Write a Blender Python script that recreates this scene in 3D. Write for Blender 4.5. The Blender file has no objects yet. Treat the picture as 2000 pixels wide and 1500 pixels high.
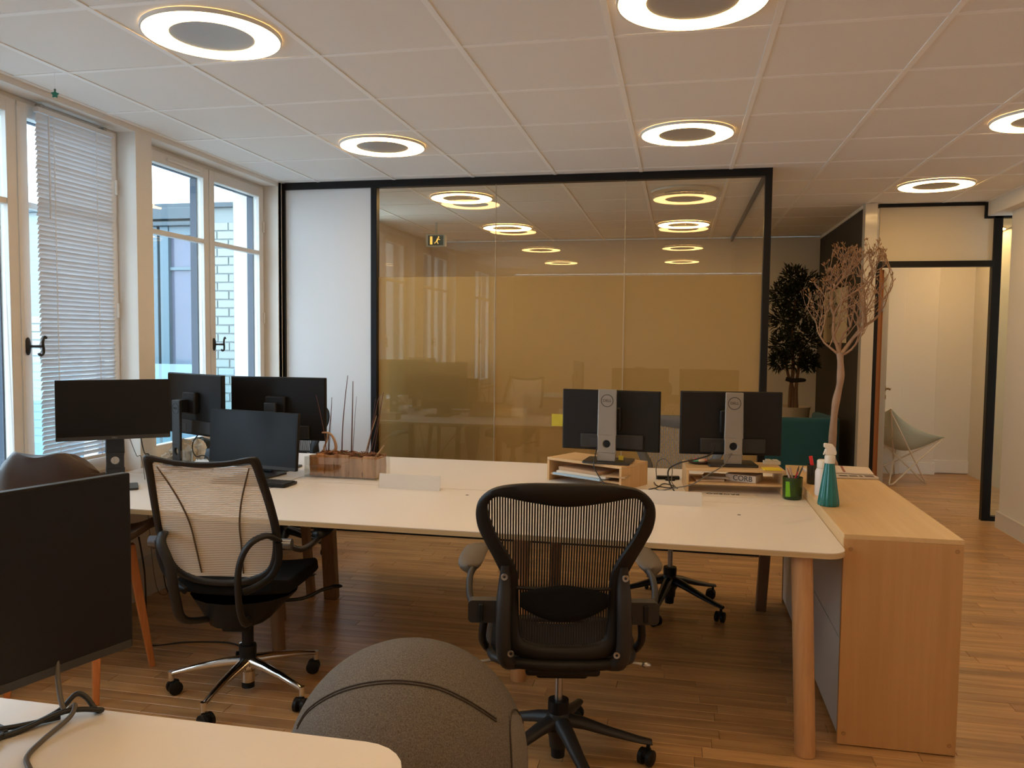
import bpy, bmesh, math, random
from mathutils import Vector, Matrix, Quaternion
from math import sin, cos, pi, radians as R

sc = bpy.context.scene
COL = sc.collection
random.seed(7)

# ------------------------------------------------------------------ camera
HC = 1.49
CEIL = 2.642
cd = bpy.data.cameras.new('camera'); cam = bpy.data.objects.new('camera', cd); COL.objects.link(cam)
Rv = Vector((0.97885722, 0.20429504, 0.01010334)); Uv = Vector((-0.02170238, 0.05461536, 0.99827159)); Fv = Vector((-0.20339013, 0.97738462, -0.05789433))
cam.matrix_world = Matrix(((Rv.x, Uv.x, -Fv.x, 0), (Rv.y, Uv.y, -Fv.y, 0), (Rv.z, Uv.z, -Fv.z, HC), (0, 0, 0, 1)))
cd.sensor_width = 36; cd.lens = 1558.31 / 2000 * 36; cd.clip_start = 0.02; cd.clip_end = 200
sc.camera = cam

# ------------------------------------------------------------------ world, daylight, exposure
SKY = 7.6
LAMP = 21.5
w = bpy.data.worlds.new('sky'); sc.world = w; w.use_nodes = True
bg = w.node_tree.nodes['Background']; bg.inputs[0].default_value = (0.66, 0.85, 1.0, 1); bg.inputs[1].default_value = SKY
def portal(y0, y1, z0, z1, x=-3.3):
    l = bpy.data.lights.new('window_portal', 'AREA'); l.shape = 'RECTANGLE'; l.size = y1 - y0; l.size_y = z1 - z0
    l.cycles.is_portal = True
    o = bpy.data.objects.new('window_portal', l); COL.objects.link(o)
    o.matrix_world = Matrix(((0, 0, -1, x), (1, 0, 0, (y0 + y1) / 2), (0, 1, 0, (z0 + z1) / 2), (0, 0, 0, 1)))
WINS = [(-1.6, -0.2), (0.85, 2.25), (2.57, 3.98), (4.12, 5.59), (6.2, 7.6)]
for a, b in WINS: portal(a, b, .7, 2.6)
vs = sc.view_settings
vs.view_transform = 'Standard'; vs.look = 'None'; vs.gamma = 1; vs.use_curve_mapping = False
vs.exposure = -0.31
sc.cycles.diffuse_bounces = 6; sc.cycles.transparent_max_bounces = 24

# ------------------------------------------------------------------ materials
MATS = {}
def mat(name, col, rough=.5, metal=0., spec=.5, bump=None, noise=None, emit=None, coat=0., sheen=0.):
    if name in MATS: return MATS[name]
    m = bpy.data.materials.new(name); MATS[name] = m; m.use_nodes = True
    nt = m.node_tree; N = nt.nodes; L = nt.links; p = N['Principled BSDF']
    p.inputs['Base Color'].default_value = (*col, 1); p.inputs['Roughness'].default_value = rough
    p.inputs['Metallic'].default_value = metal; p.inputs['Specular IOR Level'].default_value = spec
    p.inputs['Coat Weight'].default_value = coat; p.inputs['Sheen Weight'].default_value = sheen
    if noise or bump: tc = N.new('ShaderNodeTexCoord')
    if noise:
        sc_, amt = noise
        t = N.new('ShaderNodeTexNoise'); t.inputs['Scale'].default_value = sc_; t.inputs['Detail'].default_value = 4
        L.new(tc.outputs['Object'], t.inputs['Vector'])
        mx = N.new('ShaderNodeMix'); mx.data_type = 'RGBA'
        mx.inputs[6].default_value = (*[c * (1 - amt) for c in col], 1); mx.inputs[7].default_value = (*[min(1, c * (1 + amt)) for c in col], 1)
        L.new(t.outputs['Fac'], mx.inputs[0]); L.new(mx.outputs[2], p.inputs['Base Color'])
    if bump:
        sc_, st = bump
        t2 = N.new('ShaderNodeTexNoise'); t2.inputs['Scale'].default_value = sc_; t2.inputs['Detail'].default_value = 3
        L.new(tc.outputs['Object'], t2.inputs['Vector'])
        b = N.new('ShaderNodeBump'); b.inputs['Strength'].default_value = st; b.inputs['Distance'].default_value = .002
        L.new(t2.outputs['Fac'], b.inputs['Height']); L.new(b.outputs[0], p.inputs['Normal'])
    if emit:
        p.inputs['Emission Color'].default_value = (*emit[0], 1); p.inputs['Emission Strength'].default_value = emit[1]
    return m

def wood(name, c0, c1, axis=0, rough=.4, scale=6., stretch=14., perobj=0., spec=.5, bands=0.):
    """streaked grain along one axis of the object; perobj varies the tone from piece to piece"""
    m = bpy.data.materials.new(name); MATS[name] = m; m.use_nodes = True
    nt = m.node_tree; N = nt.nodes; L = nt.links; p = N['Principled BSDF']
    p.inputs['Roughness'].default_value = rough; p.inputs['Specular IOR Level'].default_value = spec
    tc = N.new('ShaderNodeTexCoord'); mp = N.new('ShaderNodeMapping')
    s = [scale * stretch] * 3; s[axis] = scale * .6
    mp.inputs['Scale'].default_value = s
    L.new(tc.outputs['Object'], mp.inputs['Vector'])
    oi = N.new('ShaderNodeObjectInfo'); gi = N.new('ShaderNodeNewGeometry')
    ad = N.new('ShaderNodeMath'); ad.operation = 'ADD'; L.new(oi.outputs['Random'], ad.inputs[0]); L.new(gi.outputs['Random Per Island'], ad.inputs[1])
    fr = N.new('ShaderNodeMath'); fr.operation = 'FRACT'; L.new(ad.outputs[0], fr.inputs[0])
    ml = N.new('ShaderNodeMath'); ml.operation = 'MULTIPLY'; ml.inputs[1].default_value = 37. if perobj else 0.; L.new(fr.outputs[0], ml.inputs[0])
    va = N.new('ShaderNodeVectorMath'); va.operation = 'ADD'; L.new(mp.outputs[0], va.inputs[0]); L.new(ml.outputs[0], va.inputs[1])
    t = N.new('ShaderNodeTexNoise'); t.inputs['Scale'].default_value = 1; t.inputs['Detail'].default_value = 5; t.inputs['Roughness'].default_value = .6
    L.new(va.outputs[0], t.inputs['Vector'])
    rp = N.new('ShaderNodeMapRange'); rp.inputs[1].default_value = .3; rp.inputs[2].default_value = .7; L.new(t.outputs['Fac'], rp.inputs[0])
    mx = N.new('ShaderNodeMix'); mx.data_type = 'RGBA'; mx.inputs[6].default_value = (*c0, 1); mx.inputs[7].default_value = (*c1, 1)
    L.new(rp.outputs[0], mx.inputs[0])
    out = mx.outputs[2]
    if perobj:
        hs = N.new('ShaderNodeHueSaturation'); r2 = N.new('ShaderNodeMapRange'); r2.inputs[3].default_value = 1 - perobj; r2.inputs[4].default_value = 1 + perobj
        L.new(fr.outputs[0], r2.inputs[0]); L.new(r2.outputs[0], hs.inputs['Value']); L.new(out, hs.inputs['Color']); out = hs.outputs[0]
    L.new(out, p.inputs['Base Color'])
    b = N.new('ShaderNodeBump'); b.inputs['Strength'].default_value = .08; b.inputs['Distance'].default_value = .001
    L.new(t.outputs['Fac'], b.inputs['Height']); L.new(b.outputs[0], p.inputs['Normal'])
    return m

def glassy(name, tint, base, rough=0., extra=1.0):
    """clear sheet: transmitted light tinted, mirror reflection by Fresnel plus a constant"""
    m = bpy.data.materials.new(name); MATS[name] = m; m.use_nodes = True
    nt = m.node_tree; N = nt.nodes; L = nt.links; N.remove(N['Principled BSDF'])
    tr = N.new('ShaderNodeBsdfTransparent'); tr.inputs[0].default_value = (*tint, 1)
    gl = N.new('ShaderNodeBsdfGlossy'); gl.inputs['Roughness'].default_value = rough; gl.inputs[0].default_value = (1, 1, 1, 1)
    fz = N.new('ShaderNodeFresnel'); ge = N.new('ShaderNodeNewGeometry'); io = N.new('ShaderNodeMapRange'); io.inputs[3].default_value = 1.5; io.inputs[4].default_value = 1 / 1.5
    L.new(ge.outputs['Backfacing'], io.inputs[0]); L.new(io.outputs[0], fz.inputs[0])
    a = N.new('ShaderNodeMath'); a.operation = 'MULTIPLY_ADD'; a.inputs[1].default_value = extra; a.inputs[2].default_value = base; a.use_clamp = True
    L.new(fz.outputs[0], a.inputs[0])
    mx = N.new('ShaderNodeMixShader'); L.new(a.outputs[0], mx.inputs[0]); L.new(tr.outputs[0], mx.inputs[1]); L.new(gl.outputs[0], mx.inputs[2])
    L.new(mx.outputs[0], N['Material Output'].inputs[0])
    return m

def sheer(name, col, alpha, axis=None, period=.01, duty=.5, lo=0.15, rough=.8):
    """fabric that lets light through; with an axis the weave is striped"""
    m = bpy.data.materials.new(name); MATS[name] = m; m.use_nodes = True
    nt = m.node_tree; N = nt.nodes; L = nt.links; p = N['Principled BSDF']
    p.inputs['Base Color'].default_value = (*col, 1); p.inputs['Roughness'].default_value = rough; p.inputs['Specular IOR Level'].default_value = .2
    p.inputs['Alpha'].default_value = alpha
    if axis is not None:
        tc = N.new('ShaderNodeTexCoord'); sx = N.new('ShaderNodeSeparateXYZ'); L.new(tc.outputs['Object'], sx.inputs[0])
        d = N.new('ShaderNodeMath'); d.operation = 'DIVIDE'; d.inputs[1].default_value = period; L.new(sx.outputs[axis], d.inputs[0])
        fr = N.new('ShaderNodeMath'); fr.operation = 'FRACT'; L.new(d.outputs[0], fr.inputs[0])
        lt = N.new('ShaderNodeMath'); lt.operation = 'LESS_THAN'; lt.inputs[1].default_value = duty; L.new(fr.outputs[0], lt.inputs[0])
        mr = N.new('ShaderNodeMapRange'); mr.inputs[3].default_value = lo; mr.inputs[4].default_value = alpha; L.new(lt.outputs[0], mr.inputs[0])
        L.new(mr.outputs[0], p.inputs['Alpha'])
    return m

def holes(name, col, sx_, sz_):
    """plastic lattice back: staggered upright openings"""
    m = bpy.data.materials.new(name); MATS[name] = m; m.use_nodes = True
    nt = m.node_tree; N = nt.nodes; L = nt.links; p = N['Principled BSDF']
    p.inputs['Base Color'].default_value = (*col, 1); p.inputs['Roughness'].default_value = .5
    tc = N.new('ShaderNodeTexCoord'); s = N.new('ShaderNodeSeparateXYZ'); c = N.new('ShaderNodeCombineXYZ')
    L.new(tc.outputs['Object'], s.inputs[0]); L.new(s.outputs[2], c.inputs[0]); L.new(s.outputs[0], c.inputs[1])
    b = N.new('ShaderNodeTexBrick'); b.inputs['Color1'].default_value = (0, 0, 0, 1); b.inputs['Color2'].default_value = (0, 0, 0, 1); b.inputs['Mortar'].default_value = (1, 1, 1, 1)
    b.inputs['Scale'].default_value = 1; b.inputs['Brick Width'].default_value = sz_; b.inputs['Row Height'].default_value = sx_; b.inputs['Mortar Size'].default_value = sx_ * .24
    b.inputs['Mortar Smooth'].default_value = 0
    L.new(c.outputs[0], b.inputs['Vector']); L.new(b.outputs['Color'], p.inputs['Alpha'])
    return m

# ------------------------------------------------------------------ mesh helpers
def crom(pts, n=6, closed=False):
    P = [Vector(p) for p in pts]; out = []
    m = len(P); rng = range(m) if closed else range(m - 1)
    for i in rng:
        if closed: a, b, c, d = P[(i - 1) % m], P[i], P[(i + 1) % m], P[(i + 2) % m]
        else: a, b, c, d = P[max(i - 1, 0)], P[i], P[i + 1], P[min(i + 2, m - 1)]
        for k in range(n):
            t = k / n
            out.append(.5 * ((2 * b) + (c - a) * t + (2 * a - 5 * b + 4 * c - d) * t * t + (3 * b - a - 3 * c + d) * t ** 3))
    if not closed: out.append(P[-1])
    return out

class MB:
    def __init__(s): s.v = []; s.f = []
    def add(s, vs_, fs):
        o = len(s.v); s.v += [tuple(v) for v in vs_]; s.f += [tuple(i + o for i in f) for f in fs]; return s
    def box(s, a, b, M=None):
        x0, y0, z0 = a; x1, y1, z1 = b
        vs_ = [Vector(p) for p in ((x0, y0, z0), (x1, y0, z0), (x1, y1, z0), (x0, y1, z0), (x0, y0, z1), (x1, y0, z1), (x1, y1, z1), (x0, y1, z1))]
        if M is not None: vs_ = [M @ v for v in vs_]
        return s.add(vs_, [(0, 3, 2, 1), (4, 5, 6, 7), (0, 1, 5, 4), (1, 2, 6, 5), (2, 3, 7, 6), (3, 0, 4, 7)])
    def bar(s, p, q, w_, h, up=(0, 0, 1)):
        p = Vector(p); q = Vector(q); d = (q - p).normalized(); u = Vector(up); sd = d.cross(u)
        if sd.length < 1e-4: sd = d.cross(Vector((1, 0, 0)))
        sd.normalize(); u = sd.cross(d)
        vs_ = [c + sd * a * w_ / 2 + u * b * h / 2 for c in (p, q) for a, b in ((-1, -1), (1, -1), (1, 1), (-1, 1))]
        return s.add(vs_, [(0, 3, 2, 1), (4, 5, 6, 7), (0, 1, 5, 4), (1, 2, 6, 5), (2, 3, 7, 6), (3, 0, 4, 7)])
    def tube(s, pts, r, n=8, flat=1., closed=False, cap=True, up=(0, 0, 1)):
        P = [Vector(p) for p in pts]; m = len(P); rr = r if isinstance(r, (list, tuple)) else [r] * m
        u = Vector(up); rings = []; vs_ = []
        for i in range(m):
            if closed: t = (P[(i + 1) % m] - P[i - 1]).normalized()
            else: t = (P[min(i + 1, m - 1)] - P[max(i - 1, 0)]).normalized()
            u = u - t * u.dot(t)
            if u.length < 1e-4: u = t.orthogonal()
            u.normalize(); sd = t.cross(u)
            for k in range(n):
                a = 2 * pi * k / n; vs_.append(P[i] + (sd * cos(a) + u * sin(a) * flat) * rr[i])
        fs = []
        for i in range(m if closed else m - 1):
            for k in range(n):
                a = i * n + k; b = i * n + (k + 1) % n; c = ((i + 1) % m) * n + (k + 1) % n; d = ((i + 1) % m) * n + k
                fs.append((a, b, c, d))
        if cap and not closed: fs += [tuple(range(n))[::-1], tuple(range((m - 1) * n, m * n))]
        return s.add(vs_, fs)
    def cyl(s, p, q, r0, r1=None, n=20): return s.tube([p, q], [r0, r0 if r1 is None else r1], n)
    def lathe(s, prof, n=32, M=None, cap=True):
        vs_ = []; m = len(prof)
        for r, z in prof:
            for k in range(n): vs_.append(Vector((r * cos(2 * pi * k / n), r * sin(2 * pi * k / n), z)))
        if M is not None: vs_ = [M @ v for v in vs_]
        fs = [(i * n + k, i * n + (k + 1) % n, (i + 1) * n + (k + 1) % n, (i + 1) * n + k) for i in range(m - 1) for k in range(n)]
        if cap: fs += [tuple(range(n))[::-1], tuple(range((m - 1) * n, m * n))]
        return s.add(vs_, fs)
    def prism(s, poly, z0, z1, M=None):
        n = len(poly); vs_ = [Vector((x, y, z)) for z in (z0, z1) for x, y in poly]
        if M is not None: vs_ = [M @ v for v in vs_]
        return s.add(vs_, [tuple(range(n))[::-1], tuple(range(n, 2 * n))] + [(k, (k + 1) % n, n + (k + 1) % n, n + k) for k in range(n)])
    def grid(s, rows, thick=None):
        m = len(rows); n = len(rows[0]); vs_ = [Vector(p) for r in rows for p in r]
        fs = [(i * n + k, i * n + k + 1, (i + 1) * n + k + 1, (i + 1) * n + k) for i in range(m - 1) for k in range(n - 1)]
        return s.add(vs_, fs)
    def sphere(s, c, r, n=20, m=12, M=None):
        rx, ry, rz = r if isinstance(r, (list, tuple)) else (r, r, r)
        prof = []; vs_ = []
        for i in range(m + 1):
            a = -pi / 2 + pi * i / m
            for k in range(n): vs_.append(Vector((rx * cos(a) * cos(2 * pi * k / n), ry * cos(a) * sin(2 * pi * k / n), rz * sin(a))))
        if M is not None: vs_ = [M @ v for v in vs_]
        vs_ = [v + Vector(c) for v in vs_]
        return s.add(vs_, [(i * n + k, i * n + (k + 1) % n, (i + 1) * n + (k + 1) % n, (i + 1) * n + k) for i in range(m) for k in range(n)])
    def mesh(s, name, m=None, smooth=None):
        me = bpy.data.meshes.new(name); me.from_pydata([tuple(v) for v in s.v], [], s.f); me.validate()
        bm = bmesh.new(); bm.from_mesh(me); bmesh.ops.remove_doubles(bm, verts=bm.verts, dist=1e-6); bmesh.ops.recalc_face_normals(bm, faces=bm.faces); bm.to_mesh(me); bm.free()
        if m: me.materials.append(m)
        if smooth:
            me.polygons.foreach_set('use_smooth', [True] * len(me.polygons)); me.set_sharp_from_angle(angle=R(smooth))
        return me
    def build(s, name, m, parent=None, bevel=0, smooth=35, solid=0, kind=None, label=None, seg=2, subd=0):
        me = s.mesh(name, m, smooth); o = bpy.data.objects.new(name, me); COL.objects.link(o)
        if parent: o.parent = parent
        if solid: k = o.modifiers.new('thick', 'SOLIDIFY'); k.thickness = solid; k.offset = 0
        if subd: k = o.modifiers.new('sub', 'SUBSURF'); k.levels = subd; k.render_levels = subd
        if bevel: k = o.modifiers.new('bevel', 'BEVEL'); k.width = bevel; k.segments = seg; k.limit_method = 'ANGLE'; k.angle_limit = R(40)
        if kind: o['kind'] = kind
        if label: o['label'] = label
        return o

def tag(o, label, cat, group=None, kind=None):
    o['label'] = label; o['category'] = cat
    if group: o['group'] = group
    if kind: o['kind'] = kind
    return o
def thing(name, label, cat, loc=(0, 0, 0), rz=0., group=None):
    o = bpy.data.objects.new(name, None); COL.objects.link(o); o.empty_display_size = .05
    o.location = loc; o.rotation_euler = (0, 0, rz); return tag(o, label, cat, group)
def root(name, kind='structure'):
    o = bpy.data.objects.new(name, None); COL.objects.link(o); o['kind'] = kind; o.empty_display_size = .05; return o
def struct(name, mb, m, **k):
    o = mb.build(name, m, **k); o['kind'] = 'structure'; return o
def dup(src, loc, rz, label):
    r = src.copy(); COL.objects.link(r); r.location = loc; r.rotation_euler = (0, 0, rz); r['label'] = label
    def rec(a, b):
        for ch in list(a.children):
            c = ch.copy(); COL.objects.link(c); c.parent = b; rec(ch, c)
    rec(src, r); return r
def text(body, size, m, parent, loc, rot, mirror=False, extrude=.0006, name='logo', sx=1.):
    cu = bpy.data.curves.new(name, 'FONT'); cu.body = body; cu.size = size; cu.extrude = extrude; cu.align_x = 'CENTER'; cu.align_y = 'CENTER'
    cu.materials.append(m); tmp = bpy.data.objects.new(name, cu); COL.objects.link(tmp)
    dg = bpy.context.evaluated_depsgraph_get(); dg.update(); me = bpy.data.meshes.new_from_object(tmp.evaluated_get(dg)); bpy.data.objects.remove(tmp)
    me.name = name; o = bpy.data.objects.new(name, me); COL.objects.link(o)
    if parent: o.parent = parent
    o.location = loc; o.rotation_euler = rot; o.scale = (-sx if mirror else sx, 1, 1); return o
def rrect(x0, y0, x1, y1, r, n=6):
    pts = []
    rs = r if isinstance(r, (list, tuple)) else [r] * 4   # corners: x1y0, x1y1, x0y1, x0y0
    for (cx, cy, a0), rr in zip(((x1, y0, -90), (x1, y1, 0), (x0, y1, 90), (x0, y0, 180)), rs):
        if rr <= 0: pts.append((cx, cy)); continue
        ox = cx - rr if cx == x1 else cx + rr; oy = cy - rr if cy == y1 else cy + rr
        for k in range(n + 1):
            a = R(a0 + 90 * k / n); pts.append((ox + rr * cos(a), oy + rr * sin(a)))
    return pts
RX = lambda a: Matrix.Rotation(a, 4, 'X')
RY = lambda a: Matrix.Rotation(a, 4, 'Y')
RZ = lambda a: Matrix.Rotation(a, 4, 'Z')
T = lambda x, y, z: Matrix.Translation((x, y, z))

# palette
wall_m = mat('painted_wall', (.78, .75, .70), .85, spec=.2, bump=(60, .1))
white_m = mat('white_lacquer', (.74, .72, .69), .45)
ceil_m = mat('ceiling_tile', (.84, .82, .79), .95, spec=.1, bump=(300, .25), noise=(2, .02))
grid_m = mat('ceiling_bar', (.93, .92, .90), .5)
dark_m = mat('void', (.03, .03, .03), 1)
black_m = mat('black_frame', (.006, .006, .007), .4, spec=.3)
bplast = mat('black_plastic', (.007, .007, .0075), .45, spec=.28, bump=(250, .05))
bsoft = mat('black_fabric', (.006, .006, .006), .9, spec=.2, bump=(400, .3))
graph = mat('graphite_plastic', (.026, .022, .020), .45, spec=.35, bump=(250, .05))
chrome = mat('polished_aluminium', (.75, .73, .70), .12, metal=1)
steel = mat('satin_steel', (.45, .44, .43), .35, metal=1)
# ================================================================== STRUCTURE
# ---- floor
floor = root('floor')
MB().box((-3.0, -3.1, -.06), (3.3, 10.0, -.012)).build('subfloor', mat('joint_brown', (.045, .025, .012), .9), floor)
plank_m = wood('oak_plank', (.33, .175, .070), (.60, .355, .155), axis=0, rough=.30, scale=3., stretch=9., perobj=.17, spec=.5)
PW = .072
plens = [.42, .56, .70, .84]
def plank_mesh(l):
    mb = MB(); a, b, c = l / 2 - .0006, PW / 2 - .0006, .0012
    # chamfered top board
    mb.add([(-a, -b, -.012), (a, -b, -.012), (a, b, -.012), (-a, b, -.012), (-a, -b, -c), (a, -b, -c), (a, b, -c), (-a, b, -c),
            (-a + c, -b + c, 0), (a - c, -b + c, 0), (a - c, b - c, 0), (-a + c, b - c, 0)],
           [(0, 1, 5, 4), (1, 2, 6, 5), (2, 3, 7, 6), (3, 0, 4, 7), (4, 5, 9, 8), (5, 6, 10, 9), (6, 7, 11, 10), (7, 4, 8, 11), (8, 9, 10, 11), (0, 3, 2, 1)])
    return mb
pmeshes = [plank_mesh(l).mesh('plank', plank_m) for l in plens]
rngp = random.Random(3)
planks = []
y = -3.05
while y < 9.95:
    x = -3.0 - rngp.random() * .6
    while x < 3.25:
        i = rngp.randrange(4); l = plens[i]
        if x + l > -2.98: planks.append((x + l / 2, y + PW / 2, i))
        x += l
    y += PW
def seen(p):
    v = Vector((p[0], p[1], -HC)); d = v.dot(Fv)
    if d < .5: return -1
    u = 1000 + 1558 * v.dot(Rv) / d; t = 750 - 1558 * v.dot(Uv) / d
    if u < 250 or u > 2050 or t > 1540 or t < 900: return -1
    return plens[p[2]] / d ** 3
order = sorted(range(len(planks)), key=lambda k: -seen(planks[k]))
near = set(order[:300])
rest = MB()
for k, (px, py, i) in enumerate(planks):
    if k in near:
        o = bpy.data.objects.new('plank', pmeshes[i]); COL.objects.link(o); o.location = (px, py, 0); o.parent = floor
    else:
        me = plank_mesh(plens[i]); rest.add([Vector(v) + Vector((px, py, 0)) for v in me.v], me.f)
rest.build('planks', plank_m, floor, smooth=None, kind='stuff')

# ---- ceiling: lay-in tiles on a white bar grid
ceiling = root('ceiling')
MB().box((-3.1, -3.1, CEIL + .05), (3.3, 10.0, CEIL + .12)).build('slab', dark_m, ceiling)
gx = [-2.985] + [-2.679 + .6 * k for k in range(9)] + [2.47]
gy = [2.534 + .6 * k for k in range(-9, 12)]
gy = [-3.05] + gy + [9.42]
tile_cache = {}
for i in range(len(gx) - 1):
    for j in range(len(gy) - 1):
        wx = round(gx[i + 1] - gx[i], 3); wy = round(gy[j + 1] - gy[j], 3)
        if wx < .05 or wy < .05: continue
        key = (wx, wy)
        if key not in tile_cache:
            a, b = wx / 2 - .0124, wy / 2 - .0124
            mb = MB(); mb.box((-a, -b, 0), (a, b, .018))
            tile_cache[key] = mb.mesh('ceiling_tile', ceil_m)
        o = bpy.data.objects.new('ceiling_tile', tile_cache[key]); COL.objects.link(o); o.parent = ceiling
        o.location = ((gx[i] + gx[i + 1]) / 2, (gy[j] + gy[j + 1]) / 2, CEIL + .003)
for x in gx[1:-1]: MB().box((x - .012, -3.05, CEIL - .001), (x + .012, 9.42, CEIL + .03)).build('grid_bar', grid_m, ceiling, smooth=None)
for yy in gy[1:-1]: MB().box((-2.98, yy - .012, CEIL), (2.46, yy + .012, CEIL + .028)).build('grid_bar', grid_m, ceiling, smooth=None)
for a, b in (((-2.985, -3.05, CEIL - .001), (-2.955, 9.42, CEIL + .03)), ((2.44, -3.05, CEIL - .001), (2.47, 9.42, CEIL + .03))):
    MB().box(a, b).build('edge_trim', grid_m, ceiling, smooth=None)
MB().box((1.6, 7.36, CEIL), (3.3, 10.0, CEIL + .04)).build('plaster_panel', wall_m, ceiling)
MB().box((2.46, -3.05, 2.527), (3.3, 7.36, CEIL + .04)).build('dropped_soffit', wall_m, ceiling, bevel=.004)

# ---- left wall with window openings
wl = MB(); ys = -3.1
for a, b in WINS:
    wl.box((-3.35, ys, 0), (-2.98, a, CEIL)); wl.box((-3.35, a, 0), (-2.98, b, .70)); wl.box((-3.35, a, 2.612), (-2.98, b, CEIL)); ys = b
wl.box((-3.35, ys, 0), (-2.98, 9.6, CEIL))
struct('wall_left', wl, wall_m)
struct('wall_back', MB().box((-3.3, 9.41, 0), (1.62, 9.55, CEIL)), wall_m)
struct('wall_front', MB().box((-3.3, -3.2, 0), (3.2, -3.06, CEIL)), wall_m)
struct('wall_right', MB().box((2.56, -3.1, 0), (2.95, 7.05, CEIL)), wall_m, bevel=.006)
struct('baseboard_right', MB().box((2.542, -3.06, 0), (2.561, 7.068, .13)).box((2.542, 7.049, 0), (2.95, 7.068, .13)), white_m, bevel=.003)
struct('trim_1', MB().box((-2.98, -3.0, .0), (-2.925, 5.66, .10)).box((-2.98, -3.0, .10), (-2.90, 5.66, .215)), mat('trunking_white', (.6, .58, .55), .5), bevel=.004)
struct('trim_1', MB().box((-3.3, 5.6, 0), (-2.98, 5.64, CEIL)), wall_m)

# ---- windows
win_m = mat('window_white', (.74, .71, .67), .4)
seal_m = mat('outer_frame_slate', (.045, .065, .10), .5)
wglass = glassy('window_glass', (.96, .99, 1.0), .0)
hand_m = mat('wrought_iron', (.012, .012, .014), .45)
sill_m = wood('sill_oak', (.42, .25, .12), (.55, .34, .17), axis=1)
def window(n, y0, y1, vent=False, blind=False):
    wr = root('window_%d' % n); X0, X1 = -3.135, -3.085
    ZT, ZB = 2.61, .70
    fr = MB(); e = .035
    fr.box((X0 - .03, y0, ZB), (X1 - .015, y0 + e, ZT)); fr.box((X0 - .03, y1 - e, ZB), (X1 - .015, y1, ZT)); fr.box((X0 - .03, y0 + e, ZT - e), (X1 - .015, y1 - e, ZT)); fr.box((X0 - .03, y0 + e, ZB), (X1 - .015, y1 - e, ZB + .05))
    fr.build('window_frame', win_m, wr, bevel=.003)
    ym = (y0 + y1) / 2
    for s, (a, b) in enumerate(((y0 + e - .008, ym - .004), (ym + .004, y1 - e + .008))):
        sa = MB(); st = .058; zt, zb = ZT - .022, ZB + .04
        g0, g1, gt, gb = a + st, b - st, zt - .068, zb + .075
        sa.box((X0, a, zb), (X1, g0, zt)); sa.box((X0, g1, zb), (X1, b, zt)); sa.box((X0, g0, gt), (X1, g1, zt)); sa.box((X0, g0, zb), (X1, g1, gb))
        sash = sa.build('sash', win_m, wr, bevel=.004)
        MB().box((X0 + .004, g0, 2.092), (X1 - .006, g1, 2.122)).build('muntin', win_m, sash, bevel=.003)
        MB().box((X0 + .018, g0, gb), (X0 + .024, g1, 2.092)).build('pane', wglass, sash, smooth=None)
        MB().box((X0 + .018, g0, 2.122), (X0 + .024, g1, gt)).build('pane', wglass, sash, smooth=None)
        # slate outer casement seen through the glass edge
        oc = MB(); oc.box((X0 - .050, g1 - .006, gb), (X0 - .002, g1 + .01, gt)); oc.box((X0 - .075, g0 - .01, gb), (X0 - .002, g0 + .002, gt)); oc.box((X0 - .03, g0, gt - .004), (X0 - .002, g1, gt + .01))
        oc.build('outer_casement', seal_m, sash)
        for zh in (2.30, 1.62, .98):
            yh = (y0 + e) if s == 0 else (y1 - e)
            MB().cyl((X1 + .004, yh, zh - .04), (X1 + .004, yh, zh + .04), .008, n=10).build('hinge', win_m, sash)
    MB().box((X1, ym - .006, ZB + .05), (X1 + .006, ym + .014, ZT - .05)).build('cover_strip', win_m, wr, bevel=.003)
    # espagnolette handle: oval rose and S-lever
    h = MB(); zc = 1.425; yc = ym + .028
    h.sphere((X1 + .006, yc, zc), (.012, .016, .044), 14, 8)
    h.tube([(X1, yc, zc), (X1 + .03, yc + .008, zc), (X1 + .055, yc + .03, zc)], [.009, .006, .008], 8)
    sc_ = crom([(X1 + .052, yc + .062, zc + .040), (X1 + .055, yc + .05, zc + .046), (X1 + .057, yc + .038, zc + .030), (X1 + .057, yc + .036, zc + .01), (X1 + .057, yc + .040, zc - .015), (X1 + .057, yc + .036, zc - .036), (X1 + .055, yc + .022, zc - .043), (X1 + .053, yc + .012, zc - .034)], 4)
    h.tube(sc_, .0065, 8)
    h.build('window_handle', hand_m, wr)
    if vent:
        MB().box((X1, y0 + .28, 2.545), (X1 + .012, y0 + .62, 2.562)).build('trickle_vent', win_m, wr, bevel=.003)
    MB().box((-3.085, y0 + .002, .69), (-2.95, y1 - .002, .715)).build('window_sill', sill_m, wr, bevel=.003)
    return wr
for n, (a, b) in enumerate(WINS): window(n + 1, a, b, vent=(n == 3))

# ---- partition with black frame, white panel and three tinted panes
PY = 5.68
part = root('wall_partition')
pf = lambda a, b: MB().box(a, b).build('frame_bar', black_m, part, bevel=.002)
def XP(x): return x
pf((-3.0, PY - .03, 0), (-2.955, PY + .03, 2.600)); pf((-2.262, PY - .03, 0), (-2.215, PY + .03, 2.600)); pf((.545, PY - .03, 0), (.592, PY + .03, 2.600))
pf((-3.0, PY - .031, 2.592), (.592, PY + .031, CEIL + .002)); pf((-2.215, PY - .03, 0), (.545, PY + .03, .06)); pf((-2.955, PY - .03, 0), (-2.262, PY + .03, .06))
MB().box((-2.957, PY - .012, .05), (-2.26, PY + .012, 2.596)).build('panel', mat('partition_white', (.74, .74, .75), .55), part)
pglass = glassy('partition_glass', (.95, .92, .84), .012)
film_m = bpy.data.materials.new('ochre_film'); film_m.use_nodes = True
_N = film_m.node_tree.nodes; _L = film_m.node_tree.links; _N.remove(_N['Principled BSDF'])
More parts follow.
